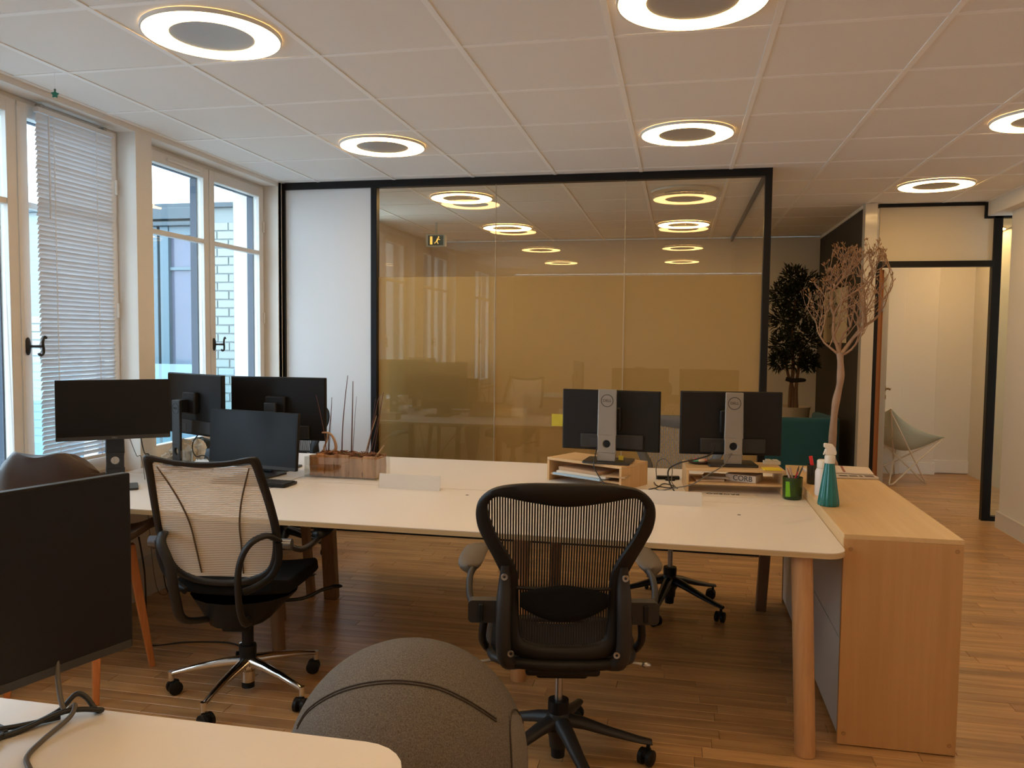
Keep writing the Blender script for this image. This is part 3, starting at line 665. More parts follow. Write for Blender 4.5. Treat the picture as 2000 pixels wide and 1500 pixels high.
def loop_chair(label, loc, rz):
    """frameless mesh back in a slim black rim, loop arms, black seat, polished base; faces local +Y"""
    t = thing('office_chair', label, 'office chair', loc, rz)
    base5(t, chrome, chrome, .310, R(46), 'chrome')
    MB().lathe([(.034, .150), (.036, .195), (.034, .205), (.02, .206)], 24).build('gas_collar', bplast, t)
    MB().cyl((0, 0, .20), (0, 0, .36), .024, n=20).build('gas_column', bplast, t)
    prs = [((.0, 1.036), (.0, 1.012)), ((.10, 1.042), (.09, 1.018)), ((.185, 1.058), (.165, 1.030)), ((.212, 1.048), (.180, 1.020)), ((.220, .985), (.188, .965)), ((.232, .88), (.200, .87)), ((.240, .76), (.208, .755)),
           ((.232, .665), (.198, .665)), ((.20, .575), (.170, .600)), ((.12, .535), (.10, .565)), ((.0, .525), (.0, .552))]
    def by(x, z): q = (z - .55) / .5; return -.245 - .19 * q + .03 * q * (1 - q) * 2 + .5 * x * x * (1 - q * .5)
    out_ = [(x, z) for (x, z), _ in prs] + [(-x, z) for (x, z), _ in prs[-2:0:-1]]
    inn = [(x, z) for _, (x, z) in prs] + [(-x, z) for _, (x, z) in prs[-2:0:-1]]
    co = crom([(x, 0, z) for x, z in out_], 5, True); ci = crom([(x, 0, z) for x, z in inn], 5, True); rows = []
    for a, b in zip(co, ci):
        m_ = (a + b) / 2; ring = [(p.x, by(p.x, p.z) + dy, p.z) for p, dy in ((a, 0), (a * .7 + m_ * .3, -.010), (m_, -.012), (b * .7 + m_ * .3, -.008), (b, 0), (m_, .010), (a * .7 + m_ * .3, .008))]
        ring.append(ring[0]); rows.append(ring)
    rows.append(rows[0]); MB().grid(rows).build('back_frame', mat('rim_black', (.010, .009, .009), .5), t, smooth=60)
    # sheer cloth in three panels
    n = len(ci)
    def ext(z):
        xs_ = [abs(p.x + (q.x - p.x) * (z - p.z) / (q.z - p.z)) for p, q in zip(ci, ci[1:] + ci[:1]) if (p.z - z) * (q.z - z) <= 0 and abs(p.z - q.z) > 1e-7]
        return max(xs_) if xs_ else 0
    topz = lambda x: 1.012 + .30 * x * x * 1.6
    cloth = sheer('sheer_cloth', (.82, .74, .64), .96, axis=2, period=.0075, duty=.66, lo=.35)
    seam = lambda z: .172 - .082 * sin(pi / 2 * min(1, max(0, (1.02 - z) / .30))) - .012 * max(0, .72 - z) / .2
    zs = [.565 + (1.03 - .565) * i / 30 for i in range(31)]
    rws = []
    for z in zs:
        e_ = ext(min(z, 1.018)) + .004; rws.append([(u * e_, by(u * e_, z) - .002 + .010 * (1 - u * u), min(z, topz(u * e_))) for u in [-1 + 2 * j / 20 for j in range(21)]])
    MB().grid(rws).build('back_cloth', cloth, t, smooth=60)
    for s in (-1, 1):
        MB().tube([(s * seam(z), by(seam(z), z) + .002, z) for z in zs[1:-1]], .0032, 6).build('cloth_seam', mat('seam_brown', (.10, .065, .035), .6), t)
    # seat shell
    st = MB(); rws = []
    for i in range(17):
        v = i / 16; y = -.235 + .53 * v; hw = .235 - .045 * (1 - v) ** 3 - .03 * max(0, v - .85) / .15; row = []
        for j in range(15):
            u = -1 + 2 * j / 14; z = .470 + .045 * max(0, .25 - v) / .25 + .018 * u * u - .018 * max(0, (v - .75) / .25) ** 2; row.append((u * hw, y, z))
        rws.append(row)
    st.grid(rws).build('seat', bsoft, t, smooth=60, solid=.05, bevel=.012, seg=3)
    pn = MB(); pr = []
    for i in range(9):
        v = i / 8; hw = .215 * (1 - .45 * v); z = .445 - .10 * v; row = []
        for j in range(16):
            an = 2 * pi * j / 16; row.append((hw * cos(an), -.02 + (.20 - .06 * v) * sin(an) - .05 * v, z))
        row.append(row[0]); pr.append(row)
    pn.grid(pr); pn.add(pr[-1][:16], [tuple(range(16))]); pn.build('seat_pan', bplast, t, smooth=60)
    MB().box((-.055, -.14, .305), (.055, .06, .36)).build('tilt_mechanism', bplast, t, bevel=.012, seg=3)
    MB().tube(crom([(.10, .05, .375), (.20, .10, .37), (.27, .14, .395), (.31, .17, .40)], 4), .008, 8).sphere((.325, .18, .402), (.028, .018, .008), 12, 8).build('lever', bplast, t)
    for s in (-1, 1):
        e = 0 if s > 0 else .05; lp = crom([(s * .228, -.27, .715), (s * .195, -.315, .745), (s * (.14 + e), -.345, .715), (s * (.105 + e), -.350, .63), (s * (.095 + e), -.33, .50), (s * (.09 + e), -.27, .40), (s * .07, -.12, .36)], 5)
        MB().tube(lp, [.019] * 8 + [.020] * (len(lp) - 8), 10, flat=.62).build('arm_loop', mat('rim_black', (.01,) * 3, .5), t, smooth=60)
        l2 = crom([(s * .232, -.285, .71), (s * .228, -.275, .64), (s * .20, -.28, .58), (s * .15, -.30, .545), (s * .11, -.32, .53)], 4)
        MB().tube(l2, .014, 10, flat=.7).build('back_arm', bplast, t, smooth=60)
        ar = crom([(s * .245, -.25, .70), (s * .29, -.20, .665), (s * .315, -.10, .670), (s * .315, -.02, .675)], 4)
        MB().tube(ar, .012, 10).build('arm_support', mat('gun_grey', (.05, .05, .055), .25, metal=.7), t, smooth=60)
        MB().cyl((s * .235, -.262, .70), (s * .275, -.262, .70), .022, n=18).build('arm_pivot', mat('pivot_grey', (.16, .17, .20), .25, metal=.8), t, smooth=40)
        pd = MB(); rr = []; path = crom([(s * .318, -.07, .692), (s * .318, .04, .698), (s * .312, .16, .698), (s * .306, .20, .694)], 4); m_ = len(path)
        for i, p in enumerate(path):
            u = i / (m_ - 1); wd = .040 * math.sqrt(max(.03, 1 - abs(2 * u - 1) ** 5)); ring = [(p.x + wd * cos(2 * pi * j / 14), p.y, p.z - .006 + .017 * sin(2 * pi * j / 14)) for j in range(14)]; ring.append(ring[0]); rr.append(ring)
        pd.grid(rr); pd.add(rr[0][:14], [tuple(range(14))]); pd.add(rr[-1][:14], [tuple(range(14))]); pd.build('armrest', bplast, t, smooth=60)
    return t
loop_chair('black office chair with sheer pale mesh back and polished five-star base', (-1.730, 2.965, 0), R(9))

# ---- brown shell chair with wooden legs, behind the big near monitor
t = thing('shell_chair', 'brown leather shell chair on splayed orange wooden legs beside the window', 'chair', (-2.47, 2.90, 0), R(4))
leather = mat('brown_leather', (.040, .021, .013), .45, bump=(120, .15)); owood = wood('orange_wood', (.50, .17, .05), (.62, .24, .08), axis=2, rough=.4)
rws = []
prof = [(.24, .60), (.20, .625), (.08, .60), (-.06, .595), (-.14, .63), (-.19, .72), (-.215, .82), (-.235, .93), (-.245, 1.02)]
pc = crom([(0, a, b) for a, b in prof], 4); n = len(pc)
for i, p in enumerate(pc):
    v = i / (n - 1); hw = .235 + .03 * sin(pi * min(1, v * 1.2)) - (.09 * max(0, (v - .86) / .14) ** 2); row = []
    for j in range(15):
        u = -1 + 2 * j / 14; k = abs(u) ** 3
        side = .05 + .03 * sin(pi * v); row.append((u * hw, p.y + (k * .075 if v > .45 else 0), p.z + (k * side * (1 - v) * 1.2) - (.05 * abs(u) ** 4 if v > .9 else 0) - (.012 * cos(u * pi) if v > .97 else 0)))
    rws.append(row)
MB().grid(rws).build('shell', leather, t, smooth=70, solid=.026, bevel=.008, seg=3)
for sx, sy in ((1, 1), (1, -1), (-1, 1), (-1, -1)):
    MB().tube([(sx * .155, sy * .11, .575), (sx * .175, sy * .15, .30), (sx * .198, sy * .195, 0)], [.026, .024, .017], 4, up=(0, 1, 0)).build('leg', owood, t, smooth=None, bevel=.004)
MB().box((-.17, -.012, .50), (.17, .012, .545)).box((-.14, -.13, .545), (-.11, .13, .58)).box((.11, -.13, .545), (.14, .13, .58)).build('under_brace', owood, t, bevel=.004)

# ================================================================== MONITORS
scr_m = mat('screen_off', (.006, .006, .007), .36, spec=.30)
bez_m = mat('bezel_black', (.008, .008, .009), .45, spec=.3); back_m = mat('monitor_back', (.009, .008, .008), .5, spec=.3, bump=(300, .05)); std_s = mat('stand_silver', (.30, .275, .25), .42, metal=.55, bump=(200, .03)); std_b = mat('stand_black', (.022, .023, .026), .42)
logo_m = mat('logo_dark', (.02, .02, .02), .5)
def hole_plate(mb, w_, z0, z1, zh, r, y0, y1, n=24):
    """upright plate with a round cable hole"""
    for (za, zb) in ((z0, zh - w_ / 2), (zh + w_ / 2, z1)): mb.box((-w_ / 2, y0, za), (w_ / 2, y1, zb))
    sq = []; ci = []
    for k in range(n):
        a = 2 * pi * k / n; c_, s_ = cos(a), sin(a); m_ = max(abs(c_), abs(s_)); sq.append((c_ / m_ * w_ / 2, zh + s_ / m_ * w_ / 2)); ci.append((r * c_, zh + r * s_))
    vs_ = [(x, y, z) for y in (y0, y1) for L_ in (sq, ci) for x, z in L_]
    fs = []
    for k in range(n):
        q = (k + 1) % n; fs += [(k, q, n + q, n + k), (2 * n + k, 3 * n + k, 3 * n + q, 2 * n + q), (n + k, n + q, 3 * n + q, 3 * n + k), (k, 2 * n + k, 2 * n + q, q)]
    return mb.add(vs_, fs)
def monitor(label, loc, rz, W, H, zb, stand='black', top=None, tilt=0., cw=.07, px=0., logo=True, base=(.24, .19), pz=.02, hole=.07, roll=0.):
    """screen faces local -Y; zb is the panel's lower edge above the surface it stands on"""
    t = thing('monitor', label, 'monitor', loc, rz)
    sm = std_s if stand == 'silver' else std_b
    M_ = T(px, -pz, zb + H / 2) @ RX(tilt) @ RY(roll)
    pn = MB(); pn.prism(rrect(-W / 2, -H / 2, W / 2, H / 2, .004, 3), -.010, .010, M_ @ RX(pi / 2)); panel = pn.build('panel', bez_m, t, bevel=.0015)
    MB().box((-W / 2 + .006, -.0108, -H / 2 + .020), (W / 2 - .006, -.0102, H / 2 - .006), M_).build('screen', scr_m, panel, smooth=None)
    MB().box((-W / 2 + .004, -.0112, -H / 2 + .001), (W / 2 - .004, -.0100, -H / 2 + .018), M_).build('chin', mat('chin_grey', (.035, .034, .034), .4), panel)
    if logo: text('DELL', .011, mat('logo_grey', (.22, .22, .22), .4), panel, M_ @ Vector((0, -.0114, -H / 2 + .009)), (pi / 2 + tilt, 0, 0), name='logo')
    bk = MB(); bk.prism(rrect(-W / 2 + .003, -H / 2 + .003, W / 2 - .003, H / 2 - .003, .006, 3), -.016, -.010, M_ @ RX(pi / 2)); bk.build('back_cover', back_m, panel, bevel=.004)
    MB().box((-W * .34, .015, -H / 2 + .012), (W * .30, .030, -H / 2 + .085), M_).build('port_cover', mat('port_cover', (.020, .019, .018), .5), panel, bevel=.004)
    MB().box((W * .10, .030, -H / 2 + .022), (W * .10 + .05, .0312, -H / 2 + .062), M_).build('rating_label', mat('label_dark', (.028, .028, .03), .4), panel)
    MB().box((-.06, .015, -.06), (.06, .050, .06), M_ @ T(0, 0, .01)).build('mount_block', back_m, panel, bevel=.008)
    zt = top if top else zb + H * .62
    cl = MB(); hole_plate(cl, cw, .012, zt, hole + .03, .019, .072, .088); col_ = cl.build('stand_column', sm, t, bevel=.003)
    MB().box((-.03, .028, zb + H / 2 - .04), (.03, .074, zb + H / 2 + .03)).build('stand_neck', bplast, t, bevel=.004)
    MB().prism(rrect(-base[0] / 2, -base[1] / 2 + .02, base[0] / 2, base[1] / 2 + .02, .012, 4), .0, .011).build('stand_base', mat('base_dark', (.02, .019, .019), .4) if stand == 'silver' else std_b, t, bevel=.002)
    if logo:
        zl = zt - cw * .62; MB().lathe([(.0285, .0), (.0285, .0012), (.0315, .0012), (.0315, .0)], 32, T(0, .088, zl) @ RX(-pi / 2), cap=False).build('logo_ring', logo_m, col_)
        text('DELL', .019, logo_m, col_, (0, .0885, zl), (pi / 2, 0, pi), name='logo')
    return t
monitor('black monitor facing the room in front of the white blind', (-2.645, 3.345, DZ), R(38), .490, .285, .246, top=.30, cw=.080, tilt=R(-3), hole=.10, base=(.2, .16))
monitor('black monitor seen from the back on a tall slanted grey stand', (-2.69, 4.02, DZ), R(155), .535, .345, .185, top=.385, cw=.075, px=-.03)
monitor('largest black monitor seen from the back, beside the white partition panel', (-2.215, 4.13, DZ), R(181), .575, .355, .160, cw=.07, top=.375, logo=False)
monitor('low black monitor facing the room, in front of the larger one', (-2.185, 3.86, DZ), R(-9), .560, .300, .050, top=.25, tilt=R(-4), base=(.22, .18), pz=.03, roll=R(.5))
monitor('black monitor on a silver stand atop the left bamboo riser', (-.335, 4.085, .862), R(174), .505, .310, .055, stand='silver', top=.375, cw=.092)
monitor('black monitor on a silver stand atop the right bamboo riser', (.268, 4.16, .862), R(186), .505, .322, .045, stand='silver', top=.368, cw=.086)
nm = monitor('large black monitor in the foreground, cut by the left edge of the photo', (-1.236, 1.195, DZ), R(72.6), .620, .380, .074, cw=.06, top=.3, base=(.09, .07), pz=-.01)
# ================================================================== VENETIAN BLIND on the right leaf of window 3
slat_m = mat('slat_white', (.66, .69, .73), .45)
bl = thing('venetian_blind', 'white venetian blind hanging on the window leaf nearest the pillar', 'blind', (-3.045, 0, 0))
BY0, BY1, BT, BB = 3.345, 3.868, 2.575, .86
MB().box((-.015, BY0, BT - .025), (.015, BY1, BT)).build('head_rail', slat_m, bl, bevel=.002)
sl = MB(); prof = [(-.0115, -.0050), (-.004, .0005), (.004, .0045), (.0115, .0072)]
sl.add([(x * .8, yy, z * 1.5) for yy in (-(BY1 - BY0) / 2, -(BY1 - BY0) / 2 + .004, (BY1 - BY0) / 2 - .004, (BY1 - BY0) / 2) for x, z in prof], [(i * 4 + k, i * 4 + k + 1, i * 4 + k + 5, i * 4 + k + 4) for i in range(3) for k in range(3)])
sme = sl.mesh('slat', slat_m, 60)
ns = 76; rb = random.Random(5)
for k in range(ns):
    z = BT - .04 - (BT - .04 - BB) * k / (ns - 1); o = bpy.data.objects.new('slat', sme); COL.objects.link(o); o.parent = bl
    o.location = (rb.uniform(-.0015, .0015), (BY0 + BY1) / 2 + rb.uniform(-.003, .003), z); o.rotation_euler = (rb.uniform(-.004, .004) + (.012 * (k - 62) / 14 if k > 62 else 0), R(-14) + rb.uniform(-.025, .025), 0)
MB().box((-.012, BY0, BB - .035), (.012, BY1, BB - .018)).build('bottom_rail', slat_m, bl, bevel=.002)
cord_m = mat('cord_white', (.75, .77, .8), .6)
for yy in (BY0 + .10, BY1 - .13): MB().box((-.0125, yy - .002, BB - .02), (-.0118, yy + .002, BT - .02)).box((.0118, yy - .002, BB - .02), (.0125, yy + .002, BT - .02)).build('ladder_tape', cord_m, bl)
for yy in (BY0 + .04, BY1 - .05): MB().box((-.03, yy - .012, BT - .005), (.005, yy + .012, BT + .02)).build('bracket', mat('bracket_clear', (.35, .36, .36), .3), bl, bevel=.003)
MB().cyl((.018, BY0 + .06, BT - .03), (.018, BY0 + .06, 2.05), .0035, n=8).build('tilt_wand', slat_m, bl)

# ================================================================== COURTYARD
ext_w = mat('glazed_white', (.27, .29, .28), .55, noise=(3, .04)); ext_j = mat('mortar_grey', (.10, .12, .125), .9); gb = mat('courtyard_grey', (.07, .09, .105), .5)
struct('ground', MB().box((-14, -6, -.2), (-3.36, 6.5, -.02)), mat('terrace_grey', (.42, .44, .45), .8))
brick_m = mat('white_brick', (.36, .38, .36), .35, noise=(4, .05)); pier_m = mat('pier_brick', (.22, .25, .25), .4, noise=(4, .06))
def brick_mesh(l, m):
    a, b, c = l / 2 - .004, .0335, .003; return MB().add([(-a, 0, -b), (a, 0, -b), (a, 0, b), (-a, 0, b), (-a + c, -.010, -b + c), (a - c, -.010, -b + c), (a - c, -.010, b - c), (-a + c, -.010, b - c)],
        [(4, 5, 6, 7), (0, 1, 5, 4), (1, 2, 6, 5), (2, 3, 7, 6), (3, 0, 4, 7)]).mesh('brick', m)
def bricks(parent, x0, x1, z0, z1, y, m, L_=.22):
    cache = {}; r = 0; z = z0
    while z + .075 <= z1:
        x = x0 - (L_ / 2 if r % 2 else 0)
        while x < x1 - .02:
            a, b = max(x, x0), min(x + L_, x1); l = round(b - a, 3)
            if l > .02:
                if l not in cache: cache[l] = brick_mesh(l, m)
                o = bpy.data.objects.new('brick', cache[l]); COL.objects.link(o); o.parent = parent; o.location = ((a + b) / 2, y, z + .0375)
            x += L_
        z += .075; r += 1
fw = root('wall_courtyard')
MB().box((-12, 6.402, -.1), (-3.36, 6.75, 2.60)).build('masonry', ext_w, fw)
MB().box((-12, 6.36, 2.60), (-3.6, 6.8, 2.645)).build('coping', gb, fw, bevel=.005)
bricks(fw, -4.10, -3.60, .60, 2.55, 6.40, brick_m); bricks(fw, -6.7, -5.5, .45, 1.65, 6.40, brick_m)
pw = root('wall_pier')
MB().box((-3.60, 6.002, -.1), (-3.355, 6.40, 3.6)).build('masonry', ext_j, pw)
bricks(pw, -3.60, -3.355, .60, 3.30, 6.0, pier_m, L_=.23)
nw = root('window_6'); nf = mat('courtyard_window_frame', (.13, .18, .21), .45); npn = mat('courtyard_pane', (.13, .14, .20), .12, spec=.6, noise=(2, .1))
f_ = MB(); f_.box((-5.6, 6.31, 2.50), (-4.13, 6.40, 2.60)); f_.box((-5.6, 6.29, 2.44), (-4.13, 6.40, 2.475)); f_.build('lintel', gb, nw, bevel=.005)
f_ = MB()
for a, b in ((-5.6, -5.52), (-4.515, -4.43), (-4.60, -4.54), (-4.155, -4.13)): f_.box((a, 6.33, .3), (b, 6.40, 2.44))
f_.box((-4.43, 6.34, 2.36), (-4.155, 6.40, 2.44)); f_.box((-4.43, 6.35, 2.055), (-4.155, 6.40, 2.085)); f_.box((-4.43, 6.35, .3), (-4.155, 6.40, .42)); f_.box((-5.52, 6.35, 2.36), (-4.6, 6.40, 2.44)); f_.build('window_frame', nf, nw, bevel=.004)
for a, b, c, d in ((-4.43, -4.155, .42, 2.055), (-4.43, -4.155, 2.085, 2.36), (-5.52, -4.60, .3, 2.36)): MB().box((a, 6.375, c), (b, 6.385, d)).build('pane', npn, nw)
bal = root('balustrade'); MB().box((-5.6, 5.88, .1), (-3.75, 5.892, 1.245)).build('glass_panel', glassy('balustrade_glass', (.62, .86, .90), .06), bal, smooth=None)
MB().box((-5.6, 5.875, .08), (-3.75, 5.897, .12)).build('rail', steel, bal)
tag(MB().box((-3.66, 5.86, 1.165), (-3.52, 5.93, 1.215)).bar((-3.53, 5.895, 1.185), (-3.38, 5.99, 1.15), .06, .06).build('door_closer_box', mat('closer_grey', (.25, .33, .40), .5), None, bevel=.005), 'small grey metal bracket box outside the second window, low on the white brick pier', 'bracket')

# ================================================================== MEETING ROOM behind the ochre glass
mt = thing('meeting_table', 'pale meeting table dimly seen through the ochre glass', 'table', (-1.95, 7.9, 0))
MB().prism(rrect(-.75, -.45, .75, .45, .05), .715, .74).build('tabletop', top_m, mt)
for x, y in ((-.65, -.37), (.65, -.37), (-.65, .37), (.65, .37)): MB().cyl((x, y, 0), (x, y, .715), .022).build('leg', graph, mt)
bd = thing('display_board', 'blue-framed board standing behind the ochre glass, left of the silver-stand monitors', 'board', (-.90, 6.6, 0))
MB().box((-.34, 0, .55), (.34, .02, 1.0)).build('board', mat('board_tan', (.42, .30, .15), .7), bd)
fm = MB(); fm.box((-.37, -.01, .0), (-.33, .03, 1.03)); fm.box((.33, -.01, .0), (.37, .03, 1.03)); fm.box((-.33, -.01, .99), (.33, .03, 1.03)); fm.box((-.33, -.01, .50), (.33, .03, .54)); fm.build('board_frame', mat('blue_grey_metal', (.04, .10, .13), .4), bd)
for s in (-1, 1): MB().box((s * .35 - .025, -.2, 0), (s * .35 + .025, .22, .03)).build('foot', mat('blue_grey_metal', (.04,) * 3, .4), bd)
ex = thing('exit_sign', 'small lit exit sign hanging beyond the ochre glass, under its ceiling', 'sign', (-2.42, 7.8, 0))
MB().box((-.10, -.03, 2.40), (.10, .03, 2.52)).cyl((0, 0, 2.52), (0, 0, CEIL), .01).build('sign_case', mat('sign_case', (.5, .48, .4), .5), ex, bevel=.004)
MB().box((-.075, -.032, 2.41), (.085, -.0305, 2.51)).build('sign_face', mat('sign_dark', (.03, .05, .02), .5), ex)
fg = MB(); sgm = mat('sign_lit', (.9, .6, .1), .5, emit=((1, .62, .12), 1.2))
fg.sphere((.035, -.0335, 2.492), (.008, .001, .008), 10, 6); fg.bar((.03, -.0335, 2.48), (.015, -.0335, 2.452), .014, .0015, up=(0, 1, 0)); fg.bar((.015, -.0335, 2.452), (.032, -.0335, 2.425), .007, .0015, up=(0, 1, 0)); fg.bar((.015, -.0335, 2.452), (-.008, -.0335, 2.43), .007, .0015, up=(0, 1, 0)); fg.bar((.028, -.0335, 2.478), (.05, -.0335, 2.465), .006, .0015, up=(0, 1, 0)); fg.box((-.055, -.034, 2.42), (-.03, -.033, 2.50)); fg.build('pictogram', sgm, ex)

sbd = thing('sideboard', 'dark brown sideboard dimly seen through the lower left of the ochre glass', 'sideboard', (-1.82, 6.05, 0))
MB().box((-.37, -.2, .05), (.37, .2, 1.30)).build('body', mat('sideboard_brown', (.10, .055, .03), .6), sbd, bevel=.004)
for a in (-.36, .005): MB().box((a, -.215, .07), (a + .355, -.2, 1.28)).build('door', mat('sideboard_door', (.09, .05, .028), .5), sbd, bevel=.003)
MB().box((-.35, -.18, 0), (.35, .18, .05)).build('plinth', bplast, sbd)
# ================================================================== BAMBOO RISERS and what stands on or in them
bam = wood('bamboo', (.60, .39, .19), (.68, .46, .24), axis=0, rough=.42, scale=3, stretch=16); bamv = wood('bamboo_side', (.56, .34, .15), (.66, .43, .21), axis=2, rough=.42, scale=3, stretch=16)
def riser(label, loc, rz, W, D_, H, gap):
    t = thing('monitor_riser', label, 'monitor riser', loc, rz)
    MB().box((-W / 2, -D_ / 2, H - .014), (W / 2, D_ / 2, H)).build('top_board', bam, t, bevel=.002)
    for s in (-1, 1): MB().box((s * W / 2 - (.0 if s < 0 else .014), -D_ / 2, 0), (s * W / 2 + (.014 if s < 0 else 0), D_ / 2, H - .014)).build('side_board', bamv, t, bevel=.002)
    MB().box((-W / 2 + .014, -D_ / 2 + .01, gap), (W / 2 - .014, D_ / 2, gap + .011)).build('shelf', bam, t, bevel=.0015); return t
riser('left bamboo riser with folders and a blue sheet on its shelf', (-.405, 4.145, DZ), R(-28.5), .462, .25, .122, .030)
riser('right bamboo riser beside the green pen cup', (.275, 4.12, DZ), R(4), .470, .26, .122, .040)
def sheet(label, loc, rz, w_, d_, h, col, cat='paper', name='paper', rough=.8, tilt=0, parts=()):
    o = MB().box((-w_ / 2, -d_ / 2, 0), (w_ / 2, d_ / 2, h)).build(name, mat('paper_%s' % '_'.join(str(int(c * 100)) for c in col), col, rough), None, bevel=min(.0008, h / 3))
    o.location = loc; o.rotation_euler = (tilt, 0, rz); return tag(o, label, cat)
zb = DZ + .0415
sheet('light blue folder lowest in the left riser', (-.45, 4.10, zb), R(-30), .30, .20, .010, (.36, .52, .68), 'folder', 'folder')
sheet('white paper stack on the blue folder', (-.43, 4.105, zb + .0102), R(-27), .30, .20, .012, (.70, .64, .56), 'paper')
sheet('brown kraft folder on top of the papers in the left riser', (-.44, 4.12, zb + .0225), R(-33), .26, .19, .016, (.50, .33, .20), 'folder', 'folder')
sheet('brown booklet standing out at the right of the left riser shelf', (-.27, 4.01, zb + .0225), R(-15), .10, .17, .008, (.46, .32, .18), 'booklet', 'booklet')
tag(MB().box((-.012, -.001, 0), (.012, .001, .022)).build('sticky_note', mat('yellow_paper', (.7,) * 3, .8)), 'tiny yellow note upright against the foot of the left silver stand', 'sticky note'); bpy.context.view_layer.update()
_o = [o for o in bpy.data.objects if o.name.startswith('sticky_note')][-1]; _o.location = (-.275, 4.06, .8741)
zr = DZ + .0515
bk = thing('boxed_book', 'white box with bold black lettering lying in the right riser', 'box', (.335, 4.10, zr), R(-22))
MB().box((-.075, -.06, 0), (.075, .06, .036)).build('book_body', mat('box_cream', (.62, .53, .44), .6), bk, bevel=.002)
text('CORB', .036, logo_m, bk, (.01, -.0606, .018), (pi / 2, 0, 0), name='lettering')
sheet('flat white booklet on the shelf of the right riser', (.155, 4.08, zr), R(12), .14, .12, .008, (.62, .46, .32), 'booklet', 'booklet')
sheet('clear folded sleeve in the right riser', (.20, 4.12, zr + .0085), R(-8), .13, .11, .010, (.60, .50, .38), 'sleeve', 'sleeve')
cdp = thing('printed_card', 'white card with upside-down dark print under the right riser', 'card', (.225, 3.955, DZ), R(2))
MB().box((-.155, -.05, 0), (.155, .05, .004)).build('card', mat('card_white', (.66, .58, .48), .6), cdp, bevel=.0008)
text('PROEXO', .040, logo_m, cdp, (.0, .005, .0045), (0, 0, pi), name='lettering')
sheet('yellow pad of sticky notes on the right corner of the right riser', (.455, 4.03, .862), R(6), .082, .07, .007, (.74, .55, .03), 'notepad', 'notepad')
nb = thing('coin_box', 'small pale box of bits behind the right riser monitor', 'box', (.475, 4.205, .862), R(10))
MB().box((-.04, -.02, 0), (.04, .02, .018)).build('box_body', mat('cream_card', (.6, .52, .38), .7), nb, bevel=.002); MB().box((-.03, -.015, .018), (-.005, .012, .026)).box((.004, -.012, .018), (.03, .014, .024)).build('bits', mat('bits_cream', (.66, .6, .46), .7), nb, bevel=.002)
tray = thing('small_dish', 'dark dish with pink and green bits on the right riser', 'dish', (.115, 4.14, .862))
MB().lathe([(.03, 0), (.052, .004), (.060, .013), (.056, .013), (.048, .007), (.001, .005)], 24).build('dish_body', mat('dish_dark', (.05, .025, .02), .4), tray, smooth=50)
for k, (a, c) in enumerate(((0, (.7, .25, .18)), (2, (.6, .12, .15)), (4, (.15, .5, .25)), (5.2, (.7, .5, .35)))):
    MB().sphere((.022 * cos(a), .02 * sin(a), .016), (.020, .013, .009), 10, 6).build('dish_bit', mat('bit_%d' % k, c, .6), tray, smooth=60)
kb2 = sheet('thin white tablet lying on the desk behind the right riser', (.17, 4.40, DZ), R(5), .26, .16, .006, (.62, .58, .50), 'tablet', 'tablet')

# power strip and cables between the risers
cabm = mat('cable_black', (.015, .014, .014), .45); cabg = mat('cable_grey', (.12, .11, .10), .5)
ps = thing('power_strip', 'black power adapter strip on the desk between the two risers', 'power strip', (-.04, 4.33, DZ), R(8))
MB().box((-.06, -.015, 0), (.06, .015, .018)).build('strip_body', bplast, ps, bevel=.004); MB().box((-.02, -.05, 0), (.03, -.025, .010)).build('plug', bplast, ps, bevel=.003)
def cable(label, pts, r=.003, m=None, n=8):
    o = MB().tube(crom(pts, 8), r, n).build('cable', m or cabm, None, smooth=60); return tag(o, label, 'cable')
z = DZ + .0035
cable('black cable hanging from the left silver-stand monitor over its riser', [(-.385, 4.055, .965), (-.395, 4.02, .93), (-.40, 3.975, .89), (-.40, 3.955, .85), (-.36, 3.93, .79), (-.30, 3.87, z)], .0028)
cable('black cable looping from the right silver-stand monitor down to the desk', [(.19, 4.12, .96), (.17, 4.05, .925), (.10, 3.99, .905), (.02, 3.98, .885), (-.035, 4.03, .84), (-.03, 4.02, .78), (.0, 3.93, z)], .0038)
cable('grey cable crossing in front of the right riser', [(.27, 4.08, .93), (.23, 3.98, .885), (.15, 3.945, .835), (.08, 3.93, .79), (.0, 3.95, .765), (-.07, 3.98, z), (-.10, 4.03, z)], .0028, cabg)
cable('thin grey cable arching behind the left riser', [(-.10, 4.30, z), (-.10, 4.28, .83), (-.06, 4.26, .86), (-.02, 4.22, .82), (-.02, 4.15, .76), (.01, 4.05, z)], .0025, cabg)
cable('thin black cable coiled on the desk between the risers', [(-.11, 4.20, z), (-.09, 4.10, z), (-.03, 4.06, z), (-.01, 4.12, z), (-.06, 4.17, z), (-.09, 4.06, z), (-.13, 3.99, z)], .0025)

# ================================================================== PEN CUP, JAR, BOTTLES, PAPERS
def tinted(name, col, rough=.05, alpha=.65):
    m = mat(name, col, rough, spec=.6); m.node_tree.nodes['Principled BSDF'].inputs['Alpha'].default_value = alpha; return m
cup = thing('pen_cup', 'green glass cup of pens on the desk against the right riser', 'pen cup', (.543, 3.945, DZ))
MB().lathe([(.001, 0), (.040, 0), (.044, .006), (.0465, .105), (.0435, .105), (.041, .012), (.001, .010)], 32).build('cup_body', tinted('green_glass', (.02, .055, .008), alpha=.80), cup, smooth=50)
MB().prism(rrect(-.028, -.028, .018, -.024, .001, 2), .016, .088, T(-.008, -.014, 0)).build('cup_label', mat('lime_label', (.16, .46, .01), .35), cup, bevel=.001)
MB().lathe([(.001, .012), (.028, .012), (.030, .10), (.027, .10), (.001, .095)], 24, T(-.004, .004, 0)).build('inner_cup', mat('inner_brown', (.05, .02, .012), .5), cup, smooth=50)
